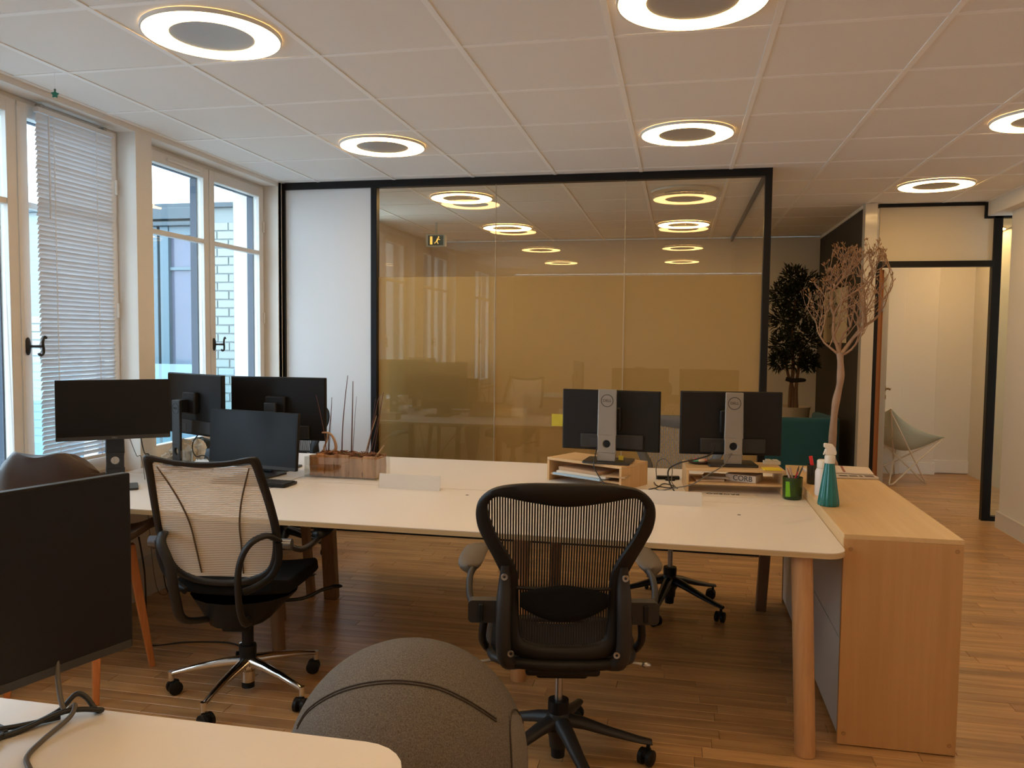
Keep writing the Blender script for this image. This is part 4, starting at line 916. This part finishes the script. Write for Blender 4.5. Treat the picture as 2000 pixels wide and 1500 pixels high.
pens = [((-.015, 0), (-.03, .01), .135, (.5, .42, .36)), ((.0, .01), (-.012, .02), .14, (.42, .30, .28)), ((.015, .01), (.03, .02), .145, (.05, .04, .04)), ((.02, -.01), (.045, -.005), .15, (.03, .05, .05)), ((.01, -.01), (.02, -.02), .125, (.40, .03, .05)), ((-.01, .02), (-.022, .03), .13, (.45, .16, .06))]
for k, (a, b, h, c) in enumerate(pens):
    o = thing('pen', ['beige pen leaning left in the green cup', 'greyish pen upright in the green cup', 'black pen leaning right in the green cup', 'dark marker leaning furthest right in the green cup', 'crimson pen in the green cup', 'orange pencil at the back of the green cup'][k], 'pen', (.543 + a[0], 3.945 + a[1], DZ + .099))
    d = Vector((b[0] - a[0], b[1] - a[1], h - .088)); MB().tube([(0, 0, 0), d * .8, d * .82, d], [.004, .004, .003, .0012], 8).build('pen_barrel', mat('pen_%d' % k, c, .4), o, smooth=40)
jar = thing('pen_jar', 'dark glass jar with a red marker behind the white bottle on the cabinet', 'jar', (.662, 4.10, CZ))
MB().lathe([(.001, 0), (.030, 0), (.033, .005), (.033, .095), (.030, .095), (.029, .008), (.001, .006)], 28).build('jar_body', tinted('smoke_glass', (.03, .03, .02), alpha=.75), jar, smooth=50)
mk = thing('marker', 'red marker pen standing in the dark jar', 'marker', (.662, 4.10, CZ + .008)); MB().tube([(0, 0, 0), (-.010, -.004, .085)], .008, 12).build('barrel', mat('marker_dark', (.05, .04, .04), .4), mk, smooth=40); MB().tube([(-.010, -.004, .085), (-.018, -.006, .128)], .009, 12).build('cap', mat('marker_red', (.75, .03, .03), .4), mk, smooth=40)
wb = thing('white_bottle', 'white plastic bottle behind the teal spray bottle', 'bottle', (.652, 3.80, CZ))
MB().lathe([(.001, 0), (.030, 0), (.033, .006), (.033, .110), (.026, .125), (.001, .126)], 32).build('bottle_body', mat('bottle_white', (.72, .68, .66), .35), wb, smooth=50)
MB().lathe([(.001, .126), (.0255, .126), (.026, .130), (.026, .158), (.022, .163), (.001, .164)], 32).build('bottle_cap', mat('cap_white', (.74, .70, .62), .4), wb, smooth=50)
sp = thing('spray_bottle', 'teal ribbed spray bottle with white trigger head on the cabinet', 'spray bottle', (.640, 3.575, CZ)); sp.scale = (1, 1, 1.1)
body = MB(); rows = []
for z, r in ((0, .040), (.004, .0435), (.012, .0435), (.05, .0375), (.10, .0295), (.15, .0215), (.165, .0195)):
    rows.append([(r * (1 + .035 * cos(14 * 2 * pi * k / 84)) * cos(2 * pi * k / 84), r * (1 + .035 * cos(14 * 2 * pi * k / 84)) * sin(2 * pi * k / 84), z) for k in range(85)])
body.grid(rows); body.add([p for p in rows[0][:84]], [tuple(range(84))[::-1]]); body.build('bottle_body', tinted('teal_glass', (.004, .155, .150), .08, .90), sp, smooth=60)
MB().lathe([(.001, .165), (.0205, .165), (.0215, .168), (.0215, .192), (.017, .197), (.001, .197)], 28).build('collar', mat('head_white', (.72, .66, .58), .4), sp, smooth=50)
hd_ = MB(); hd_.prism([(-.020, .197), (.022, .197), (.026, .205), (.020, .225), (.008, .238), (-.020, .242), (-.026, .240), (-.026, .226), (-.016, .222), (-.020, .21)], -.011, .011, RX(pi / 2)); hd_.bar((-.018, 0, .220), (-.026, 0, .196), .012, .005); hd_.build('trigger_head', mat('head_white', (.7,) * 3, .4), sp, bevel=.003)
MB().cyl((.005, .002, .02), (.002, 0, .168), .0022).build('dip_tube', mat('tube_pale', (.5, .6, .6), .4), sp)
nwp = thing('newspaper', 'folded magazine lying on top of the papers at the far end of the cabinet', 'newspaper', (.86, 4.47, CZ + .014), R(-6))
MB().box((-.145, -.11, 0), (.145, .11, .010)).build('folded_pages', mat('newsprint', (.64, .54, .44), .8), nwp, bevel=.004)
MB().box((.0, -.11, .0101), (.012, .10, .0106)).build('printed_stripe', mat('print_red', (.30, .10, .08), .7), nwp)
ppp = thing('magazine', 'lower printed magazine under the folded one on the cabinet', 'magazine', (.84, 4.42, CZ), R(4))
MB().box((-.16, -.13, 0), (.16, .13, .013)).build('folded_pages', mat('magazine_paper', (.62, .54, .46), .6), ppp, bevel=.004)
for k, (a, b) in enumerate(((-.03, .012), (.018, .06), (.068, .085), (.095, .14))): MB().box((a, -.128, .0131), (b, -.095, .0136)).build('printed_block', mat('print_dark', (.06, .035, .03), .6), ppp)

# ================================================================== PLANTER on the desk
pl = thing('planter', 'rough wooden trough planter with bark and dry twigs in a glass box on the desk', 'planter', (-1.725, 3.985, DZ), R(-1.5))
bark = wood('bark_wood', (.20, .085, .035), (.52, .31, .17), axis=2, rough=.8, scale=5, stretch=5)
random.seed(11)
def rough_box(mb, x0, x1, y0, y1, z0, z1, nx, ny, nz, amp, rnd):
    P = {}
    def v(i, j, k):
        if (i, j, k) not in P:
            P[(i, j, k)] = (x0 + (x1 - x0) * i / nx + rnd.uniform(-amp, amp), y0 + (y1 - y0) * j / ny + rnd.uniform(-amp, amp), z0 + (z1 - z0) * k / nz + (rnd.uniform(-amp, amp) if k else 0))
        return P[(i, j, k)]
    fs = []
    for i in range(nx):
        for j in range(ny): fs += [[v(i, j, 0), v(i, j + 1, 0), v(i + 1, j + 1, 0), v(i + 1, j, 0)], [v(i, j, nz), v(i + 1, j, nz), v(i + 1, j + 1, nz), v(i, j + 1, nz)]]
        for k in range(nz): fs += [[v(i, 0, k), v(i + 1, 0, k), v(i + 1, 0, k + 1), v(i, 0, k + 1)], [v(i, ny, k), v(i, ny, k + 1), v(i + 1, ny, k + 1), v(i + 1, ny, k)]]
    for j in range(ny):
        for k in range(nz): fs += [[v(0, j, k), v(0, j, k + 1), v(0, j + 1, k + 1), v(0, j + 1, k)], [v(nx, j, k), v(nx, j + 1, k), v(nx, j + 1, k + 1), v(nx, j, k + 1)]]
    for f in fs: mb.add(f, [(0, 1, 2, 3)])
    return mb
rn = random.Random(4)
for a, b in ((-.185, -.115), (-.113, -.045), (-.043, .04), (.042, .115), (.117, .188)): rough_box(MB(), a, b, -.075, -.052, .006, .118 + rn.uniform(-.006, .006), 4, 1, 6, .0025, rn).build('bark_slab', bark, pl, smooth=60)
rough_box(MB(), -.188, .188, .052, .075, .006, .116, 14, 1, 5, .0025, rn).build('bark_slab', bark, pl, smooth=60)
for a, b in ((-.192, -.170), (.172, .192)): rough_box(MB(), a, b, -.06, .06, .006, .110, 1, 6, 5, .0025, rn).build('bark_slab', bark, pl, smooth=60)
rough_box(MB(), -.135, -.095, -.092, -.074, .02, .125, 3, 2, 6, .004, rn).build('bark_knot', wood('bark_orange', (.32, .13, .04), (.52, .25, .09), axis=2, rough=.8, scale=6), pl, smooth=60)
soil = MB(); rough_box(soil, -.168, .170, -.052, .052, .06, .116, 22, 8, 1, .006, rn); soil.build('bark_mulch', mat('mulch', (.14, .055, .025), .9, noise=(60, .5)), pl, smooth=None, kind='stuff')
ch = MB()
for k in range(170):
    x, y_ = rn.uniform(-.165, .168), rn.uniform(-.055, .055); a = rn.uniform(0, 6.3); M_ = T(x, y_, .118 + rn.uniform(0, .012)) @ RZ(a) @ RX(rn.uniform(-.8, .8)); l = rn.uniform(.006, .016); ch.box((-l, -.004, -.0012), (l, .004, .0012), M_)
ch.build('bark_chips', mat('chips', (.22, .09, .045), .85, noise=(30, .5)), pl, smooth=None, kind='stuff')
ms = MB()
for k in range(90):
    c = rn.choice([(-.01, -.02), (.09, -.03)]); x, y_ = c[0] + rn.gauss(0, .018), c[1] + rn.gauss(0, .012); ms.tube([(x, y_, .118), (x + rn.uniform(-.008, .008), y_ + rn.uniform(-.008, .008), .132)], [.0012, .0003], 3)
ms.build('moss', mat('moss_green', (.06, .10, .02), .9), pl, smooth=None, kind='stuff')
gbx = MB(); 
for a, b in (((-.205, -.098, 0), (.205, -.095, .110)), ((-.205, .087, 0), (.205, .090, .110)), ((-.205, -.095, 0), (-.202, .087, .110)), ((.202, -.095, 0), (.205, .087, .110)), ((-.205, -.098, 0), (.205, .090, .003))): gbx.box(a, b)
gbx.build('glass_trough', glassy('trough_glass', (.95, .95, .93), .03), pl, smooth=None)
twig = mat('twig_brown', (.11, .045, .028), .7); twl = mat('twig_pale', (.42, .28, .16), .8)
def tw(pts, r, m=twig): 
    P = crom(pts, 5); n = len(P); MB().tube(P, [r * (1 - .55 * i / n) for i in range(n)], 6).build('twig', m, pl, smooth=60)
B_ = .115
tw([(-.125, 0, B_), (-.135, 0, .21), (-.16, 0, .33), (-.185, 0, .43)], .0028); tw([(-.120, .01, B_), (-.112, .01, .25), (-.10, .01, .36), (-.098, .01, .42)], .0028); tw([(-.11, .0, B_), (-.10, 0, .27), (-.092, 0, .42)], .0018)
tw([(-.035, 0, B_), (-.03, 0, .26), (-.015, 0, .42), (-.0, .0, .54)], .0035); tw([(.02, 0, B_), (.024, 0, .25), (.028, 0, .40), (.03, 0, .51)], .004); tw([(.028, 0, B_), (.036, 0, .25), (.05, 0, .43)], .0018)
tw([(.10, 0, B_), (.125, 0, .21), (.165, 0, .33)], .003, twl); tw([(.11, 0, B_), (.14, 0, .26), (.17, 0, .40), (.182, 0, .44)], .0028); tw([(.125, 0, B_), (.165, 0, .27), (.205, 0, .455)], .0026); tw([(.145, 0, B_), (.175, 0, .28), (.20, 0, .44)], .002)
tw([(.165, -.01, B_), (.19, -.01, .145), (.212, -.01, .175)], .006, twl); tw([(.10, -.01, B_), (.13, -.01, .20), (.158, 0, .42)], .0018)
horn = crom([(-.115, 0, B_), (-.075, 0, .135), (-.072, 0, .17), (-.09, 0, .21), (-.115, 0, .228), (-.15, 0, .228)], 6)
MB().tube(horn, [.010 - .006 * i / len(horn) for i in range(len(horn))], 10).build('curved_root', mat('root_pale', (.45, .27, .16), .7), pl, smooth=60)
h2 = crom([(-.13, .01, B_), (-.145, .01, .14), (-.125, .01, .19), (-.115, 0, .225)], 5); MB().tube(h2, [.006 - .002 * i / len(h2) for i in range(len(h2))], 8).build('curved_root', mat('root_pale', (.4,) * 3, .7), pl, smooth=60)

# ================================================================== LEFT DESK CLUTTER
kb = thing('keyboard', 'black keyboard lying before the low black monitor', 'keyboard', (-2.085, 3.645, DZ), R(-3))
MB().prism(rrect(-.21, -.062, .21, .062, .006, 3), .003, .016).build('keyboard_body', bplast, kb, bevel=.002)
km = MB()
for i in range(20):
    for j in range(5): km.box((-.202 + i * .0203, -.054 + j * .0218, .016), (-.202 + i * .0203 + .0175, -.054 + j * .0218 + .018, .0195))
km.build('keys', mat('key_black', (.02, .02, .022), .5), kb, bevel=.0008, seg=1)
ms_ = thing('mouse', 'dark wireless mouse on the desk beside the sheer-backed chair', 'mouse', (-2.60, 3.60, DZ), R(-20))
MB().sphere((0, 0, .004), (.034, .052, .032), 24, 14).build('mouse_body', mat('mouse_grey', (.045, .055, .085), .35), ms_, smooth=70)
MB().box((-.002, .012, .030), (.002, .034, .038)).build('scroll_wheel', bplast, ms_, bevel=.001)
sheet('flat black hard drive on the desk behind the mouse', (-2.73, 3.80, DZ), R(24), .11, .075, .012, (.05, .05, .055), 'hard drive', 'hard_drive', .4)
cl_m = mat('crumpled_cloth', (.60, .52, .40), .85, noise=(12, .15)); rc = random.Random(9)
def lump(mb, c, r, rnd, n=14, m=9):
    base = []; 
    for i in range(m + 1):
        a = -pi / 2 + pi * i / m; row = []
        for k in range(n):
            q = 1 + rnd.uniform(-.22, .22); row.append((c[0] + r[0] * q * cos(a) * cos(2 * pi * k / n), c[1] + r[1] * q * cos(a) * sin(2 * pi * k / n), max(.001, c[2] + r[2] * q * sin(a))))
        row.append(row[0]); base.append(row)
    return mb.grid(base)
bag = thing('cloth_bag', 'crumpled beige cloth bag heaped on the window end of the desk', 'bag', (-2.82, 4.14, DZ))
lump(MB(), (0, 0, .06), (.085, .06, .075), rc).build('bag_body', cl_m, bag, smooth=None); lump(MB(), (-.06, -.05, .03), (.06, .05, .04), rc).build('bag_fold', cl_m, bag, smooth=None); lump(MB(), (.07, .04, .075), (.05, .045, .055), rc).build('bag_fold', mat('cloth_white', (.68, .64, .56), .85), bag, smooth=None)
bag.scale = (.95, 1, 1)
cp = thing('black_cap', 'rumpled dark cap beside the beige bag', 'cap', (-2.84, 4.36, DZ)); lump(MB(), (0, 0, .07), (.08, .05, .05), rc).build('cap_body', mat('cap_dark', (.02, .025, .02), .8), cp, smooth=60); lump(MB(), (.03, -.01, .03), (.07, .05, .035), rc).build('cap_lining', mat('cap_blue', (.15, .25, .38), .7), cp, smooth=60)
gt = thing('drinking_glass', 'clear drinking glass behind the slanted grey monitor stand', 'glass', (-2.66, 3.94, DZ)); MB().lathe([(.001, 0), (.028, 0), (.034, .11), (.032, .11), (.026, .006), (.001, .006)], 24).build('glass_body', glassy('tumbler', (.93, .95, .96), .04), gt, smooth=50)
sheet('tan cardboard box lid on the far window end of the desk', (-2.62, 4.52, DZ), R(0), .30, .14, .06, (.50, .36, .23), 'box', 'cardboard_box')
cable('black cable hanging from the back of the slanted-stand monitor', [(-2.66, 4.06, .93), (-2.65, 3.98, .88), (-2.60, 3.93, .82), (-2.50, 3.93, .765), (-2.36, 3.96, z), (-2.30, 4.0, z)], .003)
cable('black cable running down from the window-end monitor to the mouse', [(-2.575, 3.44, .995), (-2.60, 3.50, .90), (-2.60, 3.56, .81), (-2.62, 3.68, z), (-2.58, 3.75, z)], .003)
cable('thin cable strung behind the window-end monitor stand', [(-2.62, 3.42, .98), (-2.66, 3.52, .88), (-2.68, 3.60, .80), (-2.66, 3.66, z), (-2.56, 3.68, z)], .0018, cabg)
cable('black cables coiled on the desk beside the glass planter', [(-1.96, 3.96, z), (-2.0, 4.02, z), (-1.95, 4.06, z), (-1.99, 3.99, z + .006), (-1.94, 4.02, z + .006), (-2.02, 4.05, z)], .003)
cable('black cable trailing from the left desk down to the floor', [(-2.30, 3.05, .60), (-2.33, 3.12, .45), (-2.42, 3.25, .30), (-2.44, 3.28, .12), (-2.44, 3.30, .01), (-2.30, 3.38, .005), (-2.10, 3.42, .005), (-1.96, 3.36, .005)], .004)

# ================================================================== NEAR DESK CABLES
z0 = DZ + .0055
cable('black cable looping over the near desk below the big monitor', [(-1.30, 1.12, z0), (-1.22, 1.19, z0), (-1.19, 1.26, z0), (-1.17, 1.31, z0 + .008), (-1.155, 1.335, z0 + .03), (-1.14, 1.345, z0 + .022), (-1.115, 1.342, z0), (-1.10, 1.335, z0 + .005), (-1.15, 1.30, z0 + .012), (-1.20, 1.22, z0), (-1.27, 1.13, z0)], .0052)
cable('grey cable dropping towards the camera across the near desk', [(-1.20, 1.34, .86), (-1.185, 1.325, .80), (-1.155, 1.305, z0 + .012), (-1.14, 1.315, z0 + .02), (-1.13, 1.29, z0 + .008), (-1.125, 1.22, z0), (-1.105, 1.16, z0), (-1.06, 1.12, z0), (-1.0, 1.06, z0)], .0048, mat('cable_taupe', (.10, .085, .07), .45))
cable('coiled black cable at the left edge of the near desk', [(-1.27, 1.20, z0), (-1.22, 1.22, z0), (-1.20, 1.19, z0 + .006), (-1.23, 1.15, z0), (-1.27, 1.15, z0), (-1.26, 1.19, z0 + .01), (-1.21, 1.24, z0 + .004), (-1.16, 1.30, z0)], .0048)

# ================================================================== BALL SEAT
felt = mat('grey_felt', (.15, .13, .11), .95, spec=.1, noise=(300, .95), bump=(420, 1.0))
bs = thing('ball_seat', 'grey felt-covered sitting ball with stitched seams between the near desk and the mesh chair', 'ball seat', (-.705, 2.04, 0), R(0))
MB().sphere((0, 0, .322), (.330, .330, .322), 64, 40).build('ball_cover', felt, bs, smooth=80)
seamm = mat('seam_dark', (.04, .028, .02), .9)
def seam(fn, n=60, a0=0, a1=1): MB().tube([fn(a0 + (a1 - a0) * i / n) for i in range(n + 1)], .0022, 6).build('stitched_seam', seamm, bs)
def sph(az, el, r=.3305): return (r * cos(el) * sin(az), -r * cos(el) * cos(az), .322 + .9757 * r * sin(el))
dv = Vector((.70, -2.04, 1.168)).normalized(); rv = Vector((0, 0, 1)).cross(dv).normalized(); uv_ = dv.cross(rv)
def on_ball(x, y, r=.331):
    n = rv * x + uv_ * y + dv * math.sqrt(max(.0, 1 - x * x - y * y)); n.normalize(); return (n.x * r, n.y * r, .322 + n.z * r * .976)
def stitch(pts, off=0.): seam(lambda u, P=crom([(a, b - off, 0) for a, b in pts], 10): on_ball(P[min(len(P) - 1, int(round(u * (len(P) - 1))))].x, P[min(len(P) - 1, int(round(u * (len(P) - 1))))].y), 40)
arc_ = [(-.88, .30), (-.78, .43), (-.52, .545), (-.18, .585), (.16, .54), (.42, .43), (.68, .27)]
stitch(arc_); stitch(arc_, .022)
stitch([(.97, .30 - .06), (.90, .335), (.84, .33), (.80, .22), (.79, 0), (.80, -.3)])
rows = [[Vector(on_ball(.80 + .17 * i / 8 * (1 - .2 * abs(j - 5) / 5), .30 - .6 * j / 10, .3316)) for i in range(9)] for j in range(11)]; MB().grid(rows).build('handle_patch', mat('grey_felt_patch', (.17, .15, .125), .95, noise=(300, .7), bump=(400, .8)), bs, smooth=80)

# ================================================================== ALCOVE: tree plants, teal armchair, poster
pf_ = thing('potted_ficus', 'dark leafy ficus with thin trunks in a cream pot in the far alcove', 'plant', (1.13, 8.55, 0))
MB().lathe([(.001, 0), (.13, 0), (.19, .78), (.20, .82), (.185, .82), (.175, .78), (.001, .77)], 36).build('pot', mat('pot_cream', (.60, .50, .38), .5), pf_, smooth=40)
MB().lathe([(.001, .775), (.176, .775)], 24, cap=False).build('soil', mat('soil_red', (.12, .04, .02), .9), pf_)
ftr = wood('ficus_trunk', (.10, .05, .03), (.2, .11, .06), axis=2, rough=.8)
for k, pts in enumerate(([(.03, 0, .77), (.02, 0, 1.0), (-.03, .01, 1.15), (-.06, 0, 1.35)], [(.0, .02, .77), (.0, 0, 1.0), (.02, 0, 1.2), (.0, 0, 1.5), (.02, 0, 1.9)], [(.06, -.02, .77), (.05, -.02, 1.0), (.07, 0, 1.2), (.09, 0, 1.45)])):
    P = crom(pts, 5); MB().tube(P, [.022 - .012 * i / len(P) for i in range(len(P))], 8).build('trunk', ftr, pf_, smooth=60)
MB().tube([(-.05, -.02, 1.10), (.0, -.035, 1.085), (.10, -.03, 1.09)], .022, 8).sphere((.11, -.03, 1.09), (.035, .02, .02), 10, 6).build('branch_stub', mat('branch_dark', (.02, .012, .01), .8), pf_, smooth=60)
rl = random.Random(21); lv = MB()
clus = [(-.02, 0, 2.12, .13), (.12, 0, 2.05, .15), (-.14, 0, 1.95, .12), (.0, 0, 1.9, .20), (.14, .02, 1.8, .19), (-.12, 0, 1.7, .15), (.05, 0, 1.62, .2), (.16, 0, 1.5, .17), (-.10, 0, 1.45, .14), (.05, 0, 1.35, .17), (-.14, 0, 1.28, .10), (.20, 0, 1.27, .09)]
for k in range(4200):
    c = rl.choice(clus); d = Vector((rl.gauss(0, 1), rl.gauss(0, 1), rl.gauss(0, .9))).normalized(); p = Vector(c[:3]) + d * c[3] * rl.uniform(.3, 1); p.x *= .85
    q = (d + Vector((rl.uniform(-.6, .6), rl.uniform(-.6, .6), rl.uniform(-.3, .7)))).normalized(); s = q.cross(Vector((rl.uniform(-1, 1), rl.uniform(-1, 1), rl.uniform(-1, 1)))).normalized() * .009; l = rl.uniform(.045, .08)
    lv.add([p, p + q * l * .5 + s, p + q * l, p + q * l * .5 - s], [(0, 1, 2, 3)])
lv.build('foliage', mat('ficus_leaf', (.012, .018, .008), .5), pf_, smooth=None, kind='stuff')

tr_ = thing('dried_tree', 'bare dried tree with pale twigs rising behind the cabinet', 'dried tree', (.95, 5.10, 0))
barkp = mat('bark_pale', (.36, .235, .16), .8, noise=(14, .3), bump=(60, .6)); tw_m = mat('twig_tan', (.36, .22, .13), .8)
MB().lathe([(.001, 0), (.12, 0), (.16, .30), (.165, .34), (.15, .34), (.14, .30), (.001, .29)], 32).build('pot', mat('pot_dark', (.04, .04, .04), .5), tr_, smooth=40)
P = crom([(.0, 0, .28), (.0, 0, .67), (-.025, 0, .80), (-.018, 0, 1.08), (.008, 0, 1.26), (.0, 0, 1.42)], 8)
MB().tube(P, [.0235 - .002 * sin(i * .9) - .004 * i / len(P) for i in range(len(P))], 12).build('trunk', barkp, tr_, smooth=60)
rt = random.Random(33); br = MB(); tips = []
def grow(p, d, l, r, dep):
    n = 4; pts = [p]; q = p.copy(); dd = d.copy()
    for i in range(n):
        dd = (dd + Vector((rt.uniform(-.34, .34), rt.uniform(-.34, .34), rt.uniform(-.06, .20)))).normalized(); q = q + dd * l / n
        h = Vector((q.x, q.y, 0)); lim = .05 + .235 * max(0, min(1, (q.z - 1.42) / .34)) * (1 if q.z < 1.86 else max(.4, 1 - (q.z - 1.86) * 1.8))
        if h.length > lim: q.x *= lim / h.length; q.y *= lim / h.length; dd = (dd + Vector((-q.x, -q.y, .5)) * .8).normalized()
        pts.append(q.copy())
    br.tube(pts, [r * (1 - .4 * i / n) for i in range(n + 1)], 5 if r > .004 else 4)
    if dep == 0 or q.z > 2.14: tips.append((q.copy(), dd.copy())); return
    for k in range(rt.choice([2, 3, 3])):
        a = rt.uniform(0, 6.28); s = rt.uniform(.35, .75); e = (dd + Vector((cos(a) * s, sin(a) * s, rt.uniform(0, .3)))).normalized(); grow(q, e, l * rt.uniform(.62, .85), r * .60, dep - 1)
    if dep > 1: 
        b = pts[2]; a = rt.uniform(0, 6.28); grow(b, (dd + Vector((cos(a) * .8, sin(a) * .8, .1))).normalized(), l * .7, r * .5, dep - 2)
for d, l, r in (((-.34, .05, .95), .25, .0135), ((.36, -.05, .95), .235, .014), ((.0, .35, .95), .21, .010), ((-.75, -.25, .6), .17, .008), ((.8, .2, .55), .16, .008)): grow(Vector((0, 0, 1.40)), Vector(d).normalized(), l, r, 4)
br.build('branches', tw_m, tr_, smooth=60, kind='stuff')
lf_ = MB()
for p, d in tips:
    for k in range(3 if p.z > 1.84 else 1):
        q = (d + Vector((rt.uniform(-.9, .9), rt.uniform(-.9, .9), rt.uniform(-.3, .8)))).normalized(); s = q.orthogonal().normalized() * .005; o = p + Vector((rt.uniform(-.01, .01),) * 3); m_ = o + q * .016 + s.cross(q) * .8
        lf_.add([o, m_ + s, o + q * .026, m_ - s], [(0, 1, 2, 3)])
lf_.build('dried_leaves', mat('dried_leaf', (.36, .22, .12), .8, noise=(20, .4)), tr_, smooth=None, kind='stuff')

teal = mat('teal_fabric', (.008, .095, .145), .8, sheen=.1, bump=(300, .15))
ta = thing('armchair', 'teal upholstered tub armchair in the alcove below the ficus', 'armchair', (1.06, 7.80, 0), R(8))
def ushape(o, i, n=10):
    ro, ri = .14, .05; ou = rrect(-o, -o, o, o, [ro, ro, ro, ro], 6); return ou
outer = rrect(-.36, -.34, .36, .34, [.13, .13, .13, .13], 6)
sh = MB(); us = [(-.36, .36), (-.36, -.20), (-.33, -.29), (-.25, -.335), (.25, -.335), (.33, -.29), (.36, -.20), (.36, .36)]
ui = [(-.27, .36), (-.27, -.16), (-.25, -.21), (-.20, -.24), (.20, -.24), (.25, -.21), (.27, -.16), (.27, .36)]
poly = us + ui[::-1]; n_ = len(us)
vs_ = [(x, y, z) for z in (.10, .80) for x, y in poly]; N2 = len(poly); fs = [(k, (k + 1) % N2, N2 + (k + 1) % N2, N2 + k) for k in range(N2)]
for k in range(n_ - 1): a, b, c, d = k, k + 1, N2 - 2 - k, N2 - 1 - k; fs += [(a, b, c, d), (N2 + a, N2 + d, N2 + c, N2 + b)]
sh.add(vs_, fs).build('tub_shell', teal, ta, bevel=.035, seg=4, smooth=60)
MB().box((-.268, -.235, .12), (.268, .35, .44)).build('seat_cushion', teal, ta, bevel=.04, seg=4, smooth=60)
for x, y in ((-.28, -.26), (.28, -.26), (-.28, .28), (.28, .28)): MB().cyl((x, y, 0), (x, y, .11), .018, n=12).build('leg', bplast, ta)
po = thing('poster', 'cream poster with mirrored dark lettering on the dark alcove wall, behind the dried tree', 'poster', (1.5095, 8.42, 1.735), R(-90))
MB().box((-.60, -.0025, -.262), (.60, -.0005, .262)).build('poster_sheet', mat('poster_cream', (.74, .64, .48), .7), po)
text('OXS.', .20, logo_m, po, (-.12, -.0030, .055), (pi / 2, 0, 0), mirror=True, extrude=.0004, name='lettering', sx=1.25)
text('XO mentoring', .06, mat('print_grey', (.16, .12, .09), .7), po, (.0, -.0030, -.085), (pi / 2, 0, 0), mirror=True, extrude=.0003, name='lettering', sx=1.5)
tk = MB(); 
for a, b in (((-.4, .20), (-.1, .17)), ((-.1, .17), (.02, .21)), ((.02, .21), (.05, .12)), ((.3, .18), (.42, .14))): tk.bar((a[0], -.0028, a[1]), (b[0], -.0028, b[1]), .012, .001, up=(0, 1, 0))
tk.build('ink_line', mat('print_grey', (.1,) * 3, .7), po)

# ================================================================== BUTTERFLY CHAIR in the far room
bc = thing('butterfly_chair', 'pale canvas butterfly chair seen through the open doorway', 'chair', (2.27, 9.12, 0), R(-62))
canvas = mat('canvas', (.46, .47, .36), .85, bump=(200, .15)); tubem = mat('tube_cream', (.66, .56, .42), .4)
A, B, C_, D_ = Vector((-.37, -.38, .82)), Vector((.37, -.38, .82)), Vector((.32, .36, .50)), Vector((-.32, .36, .50)); rows = []
for i in range(17):
    v = i / 16; row = []
    for j in range(17):
        u = j / 16; p = A * (1 - u) * (1 - v) + B * u * (1 - v) + C_ * u * v + D_ * (1 - u) * v; pu, pv = 2 * u - 1, 2 * v - 1
        k = (1 - pu * pu) * (1 - pv * pv); e = max((1 - pu * pu) * .55, (1 - pv * pv) * .30) * (1 - k)
        p.z -= .30 * k + .17 * e; p.x *= 1 - .18 * (1 - pv * pv) * abs(pu) ** 2; p.y *= 1 - .12 * (1 - pu * pu); row.append(tuple(p))
    rows.append(row)
MB().grid(rows).build('canvas_sling', canvas, bc, smooth=80, solid=.006)
fr_ = [((A, (.18, .30, .012)), (B, (-.18, .30, .012)), (C_, (.20, -.30, .012)), (D_, (-.20, -.30, .012)))][0]
f1 = [A, Vector((.22, .22, .02)), Vector((.26, .20, .008)), Vector((.29, .10, .02)), C_ ]
for s in (1, -1):
    a_ = Vector((s * -.37, -.38, .82)); c_ = Vector((s * .32, .36, .50))
    MB().tube([a_, (s * .20, .20, .03), (s * .235, .215, .010), (s * .255, .19, .02), (s * .33, -.36, .80)], .008, 8).build('frame_tube', tubem, bc, smooth=60)
    MB().tube([c_, (s * -.20, -.22, .03), (s * -.23, -.24, .010), (s * -.25, -.22, .02), (s * -.31, .33, .48)], .008, 8).build('frame_tube', tubem, bc, smooth=60)
cu = lump(MB(), (0, 0, 0), (.22, .19, .09), random.Random(2), 20, 12)
co_ = cu.build('cushion', mat('cushion_sage', (.44, .46, .36), .85), None, smooth=80, subd=1); co_.location = (2.20, 9.02, .60); co_.rotation_euler = (R(8), R(22), 0)
for v in co_.data.vertices: v.co.z = max(v.co.z, -.07)
tag(co_, 'sage green cushion lying in the butterfly chair', 'cushion')

# ================================================================== ORNAMENT
st_ = thing('hanging_ornament', 'tiny green turtle-like ornament hung on a thread from the ceiling above the blind', 'ornament', (-2.724, 3.106, CEIL))
MB().cyl((0, 0, -.075), (0, 0, 0), .0005, n=5).build('thread', cord_m, st_)
og = mat('ornament_green', (.02, .22, .17), .35); o_ = MB(); pts_ = []
for k in range(10): a = 2 * pi * k / 10 + pi / 2; r_ = .017 if k % 2 == 0 else .010; pts_.append((r_ * cos(a), r_ * sin(a) * 1.1))
o_.prism(pts_, -.003, .003, T(0, 0, -.098) @ RZ(R(35)) @ RX(pi / 2)); o_.build('ornament_body', og, st_, bevel=.001); MB().sphere((0, 0, -.079), (.005, .005, .006), 10, 6).build('bead', mat('bead_dark', (.05, .1, .09), .4), st_)
bpy.context.view_layer.update()
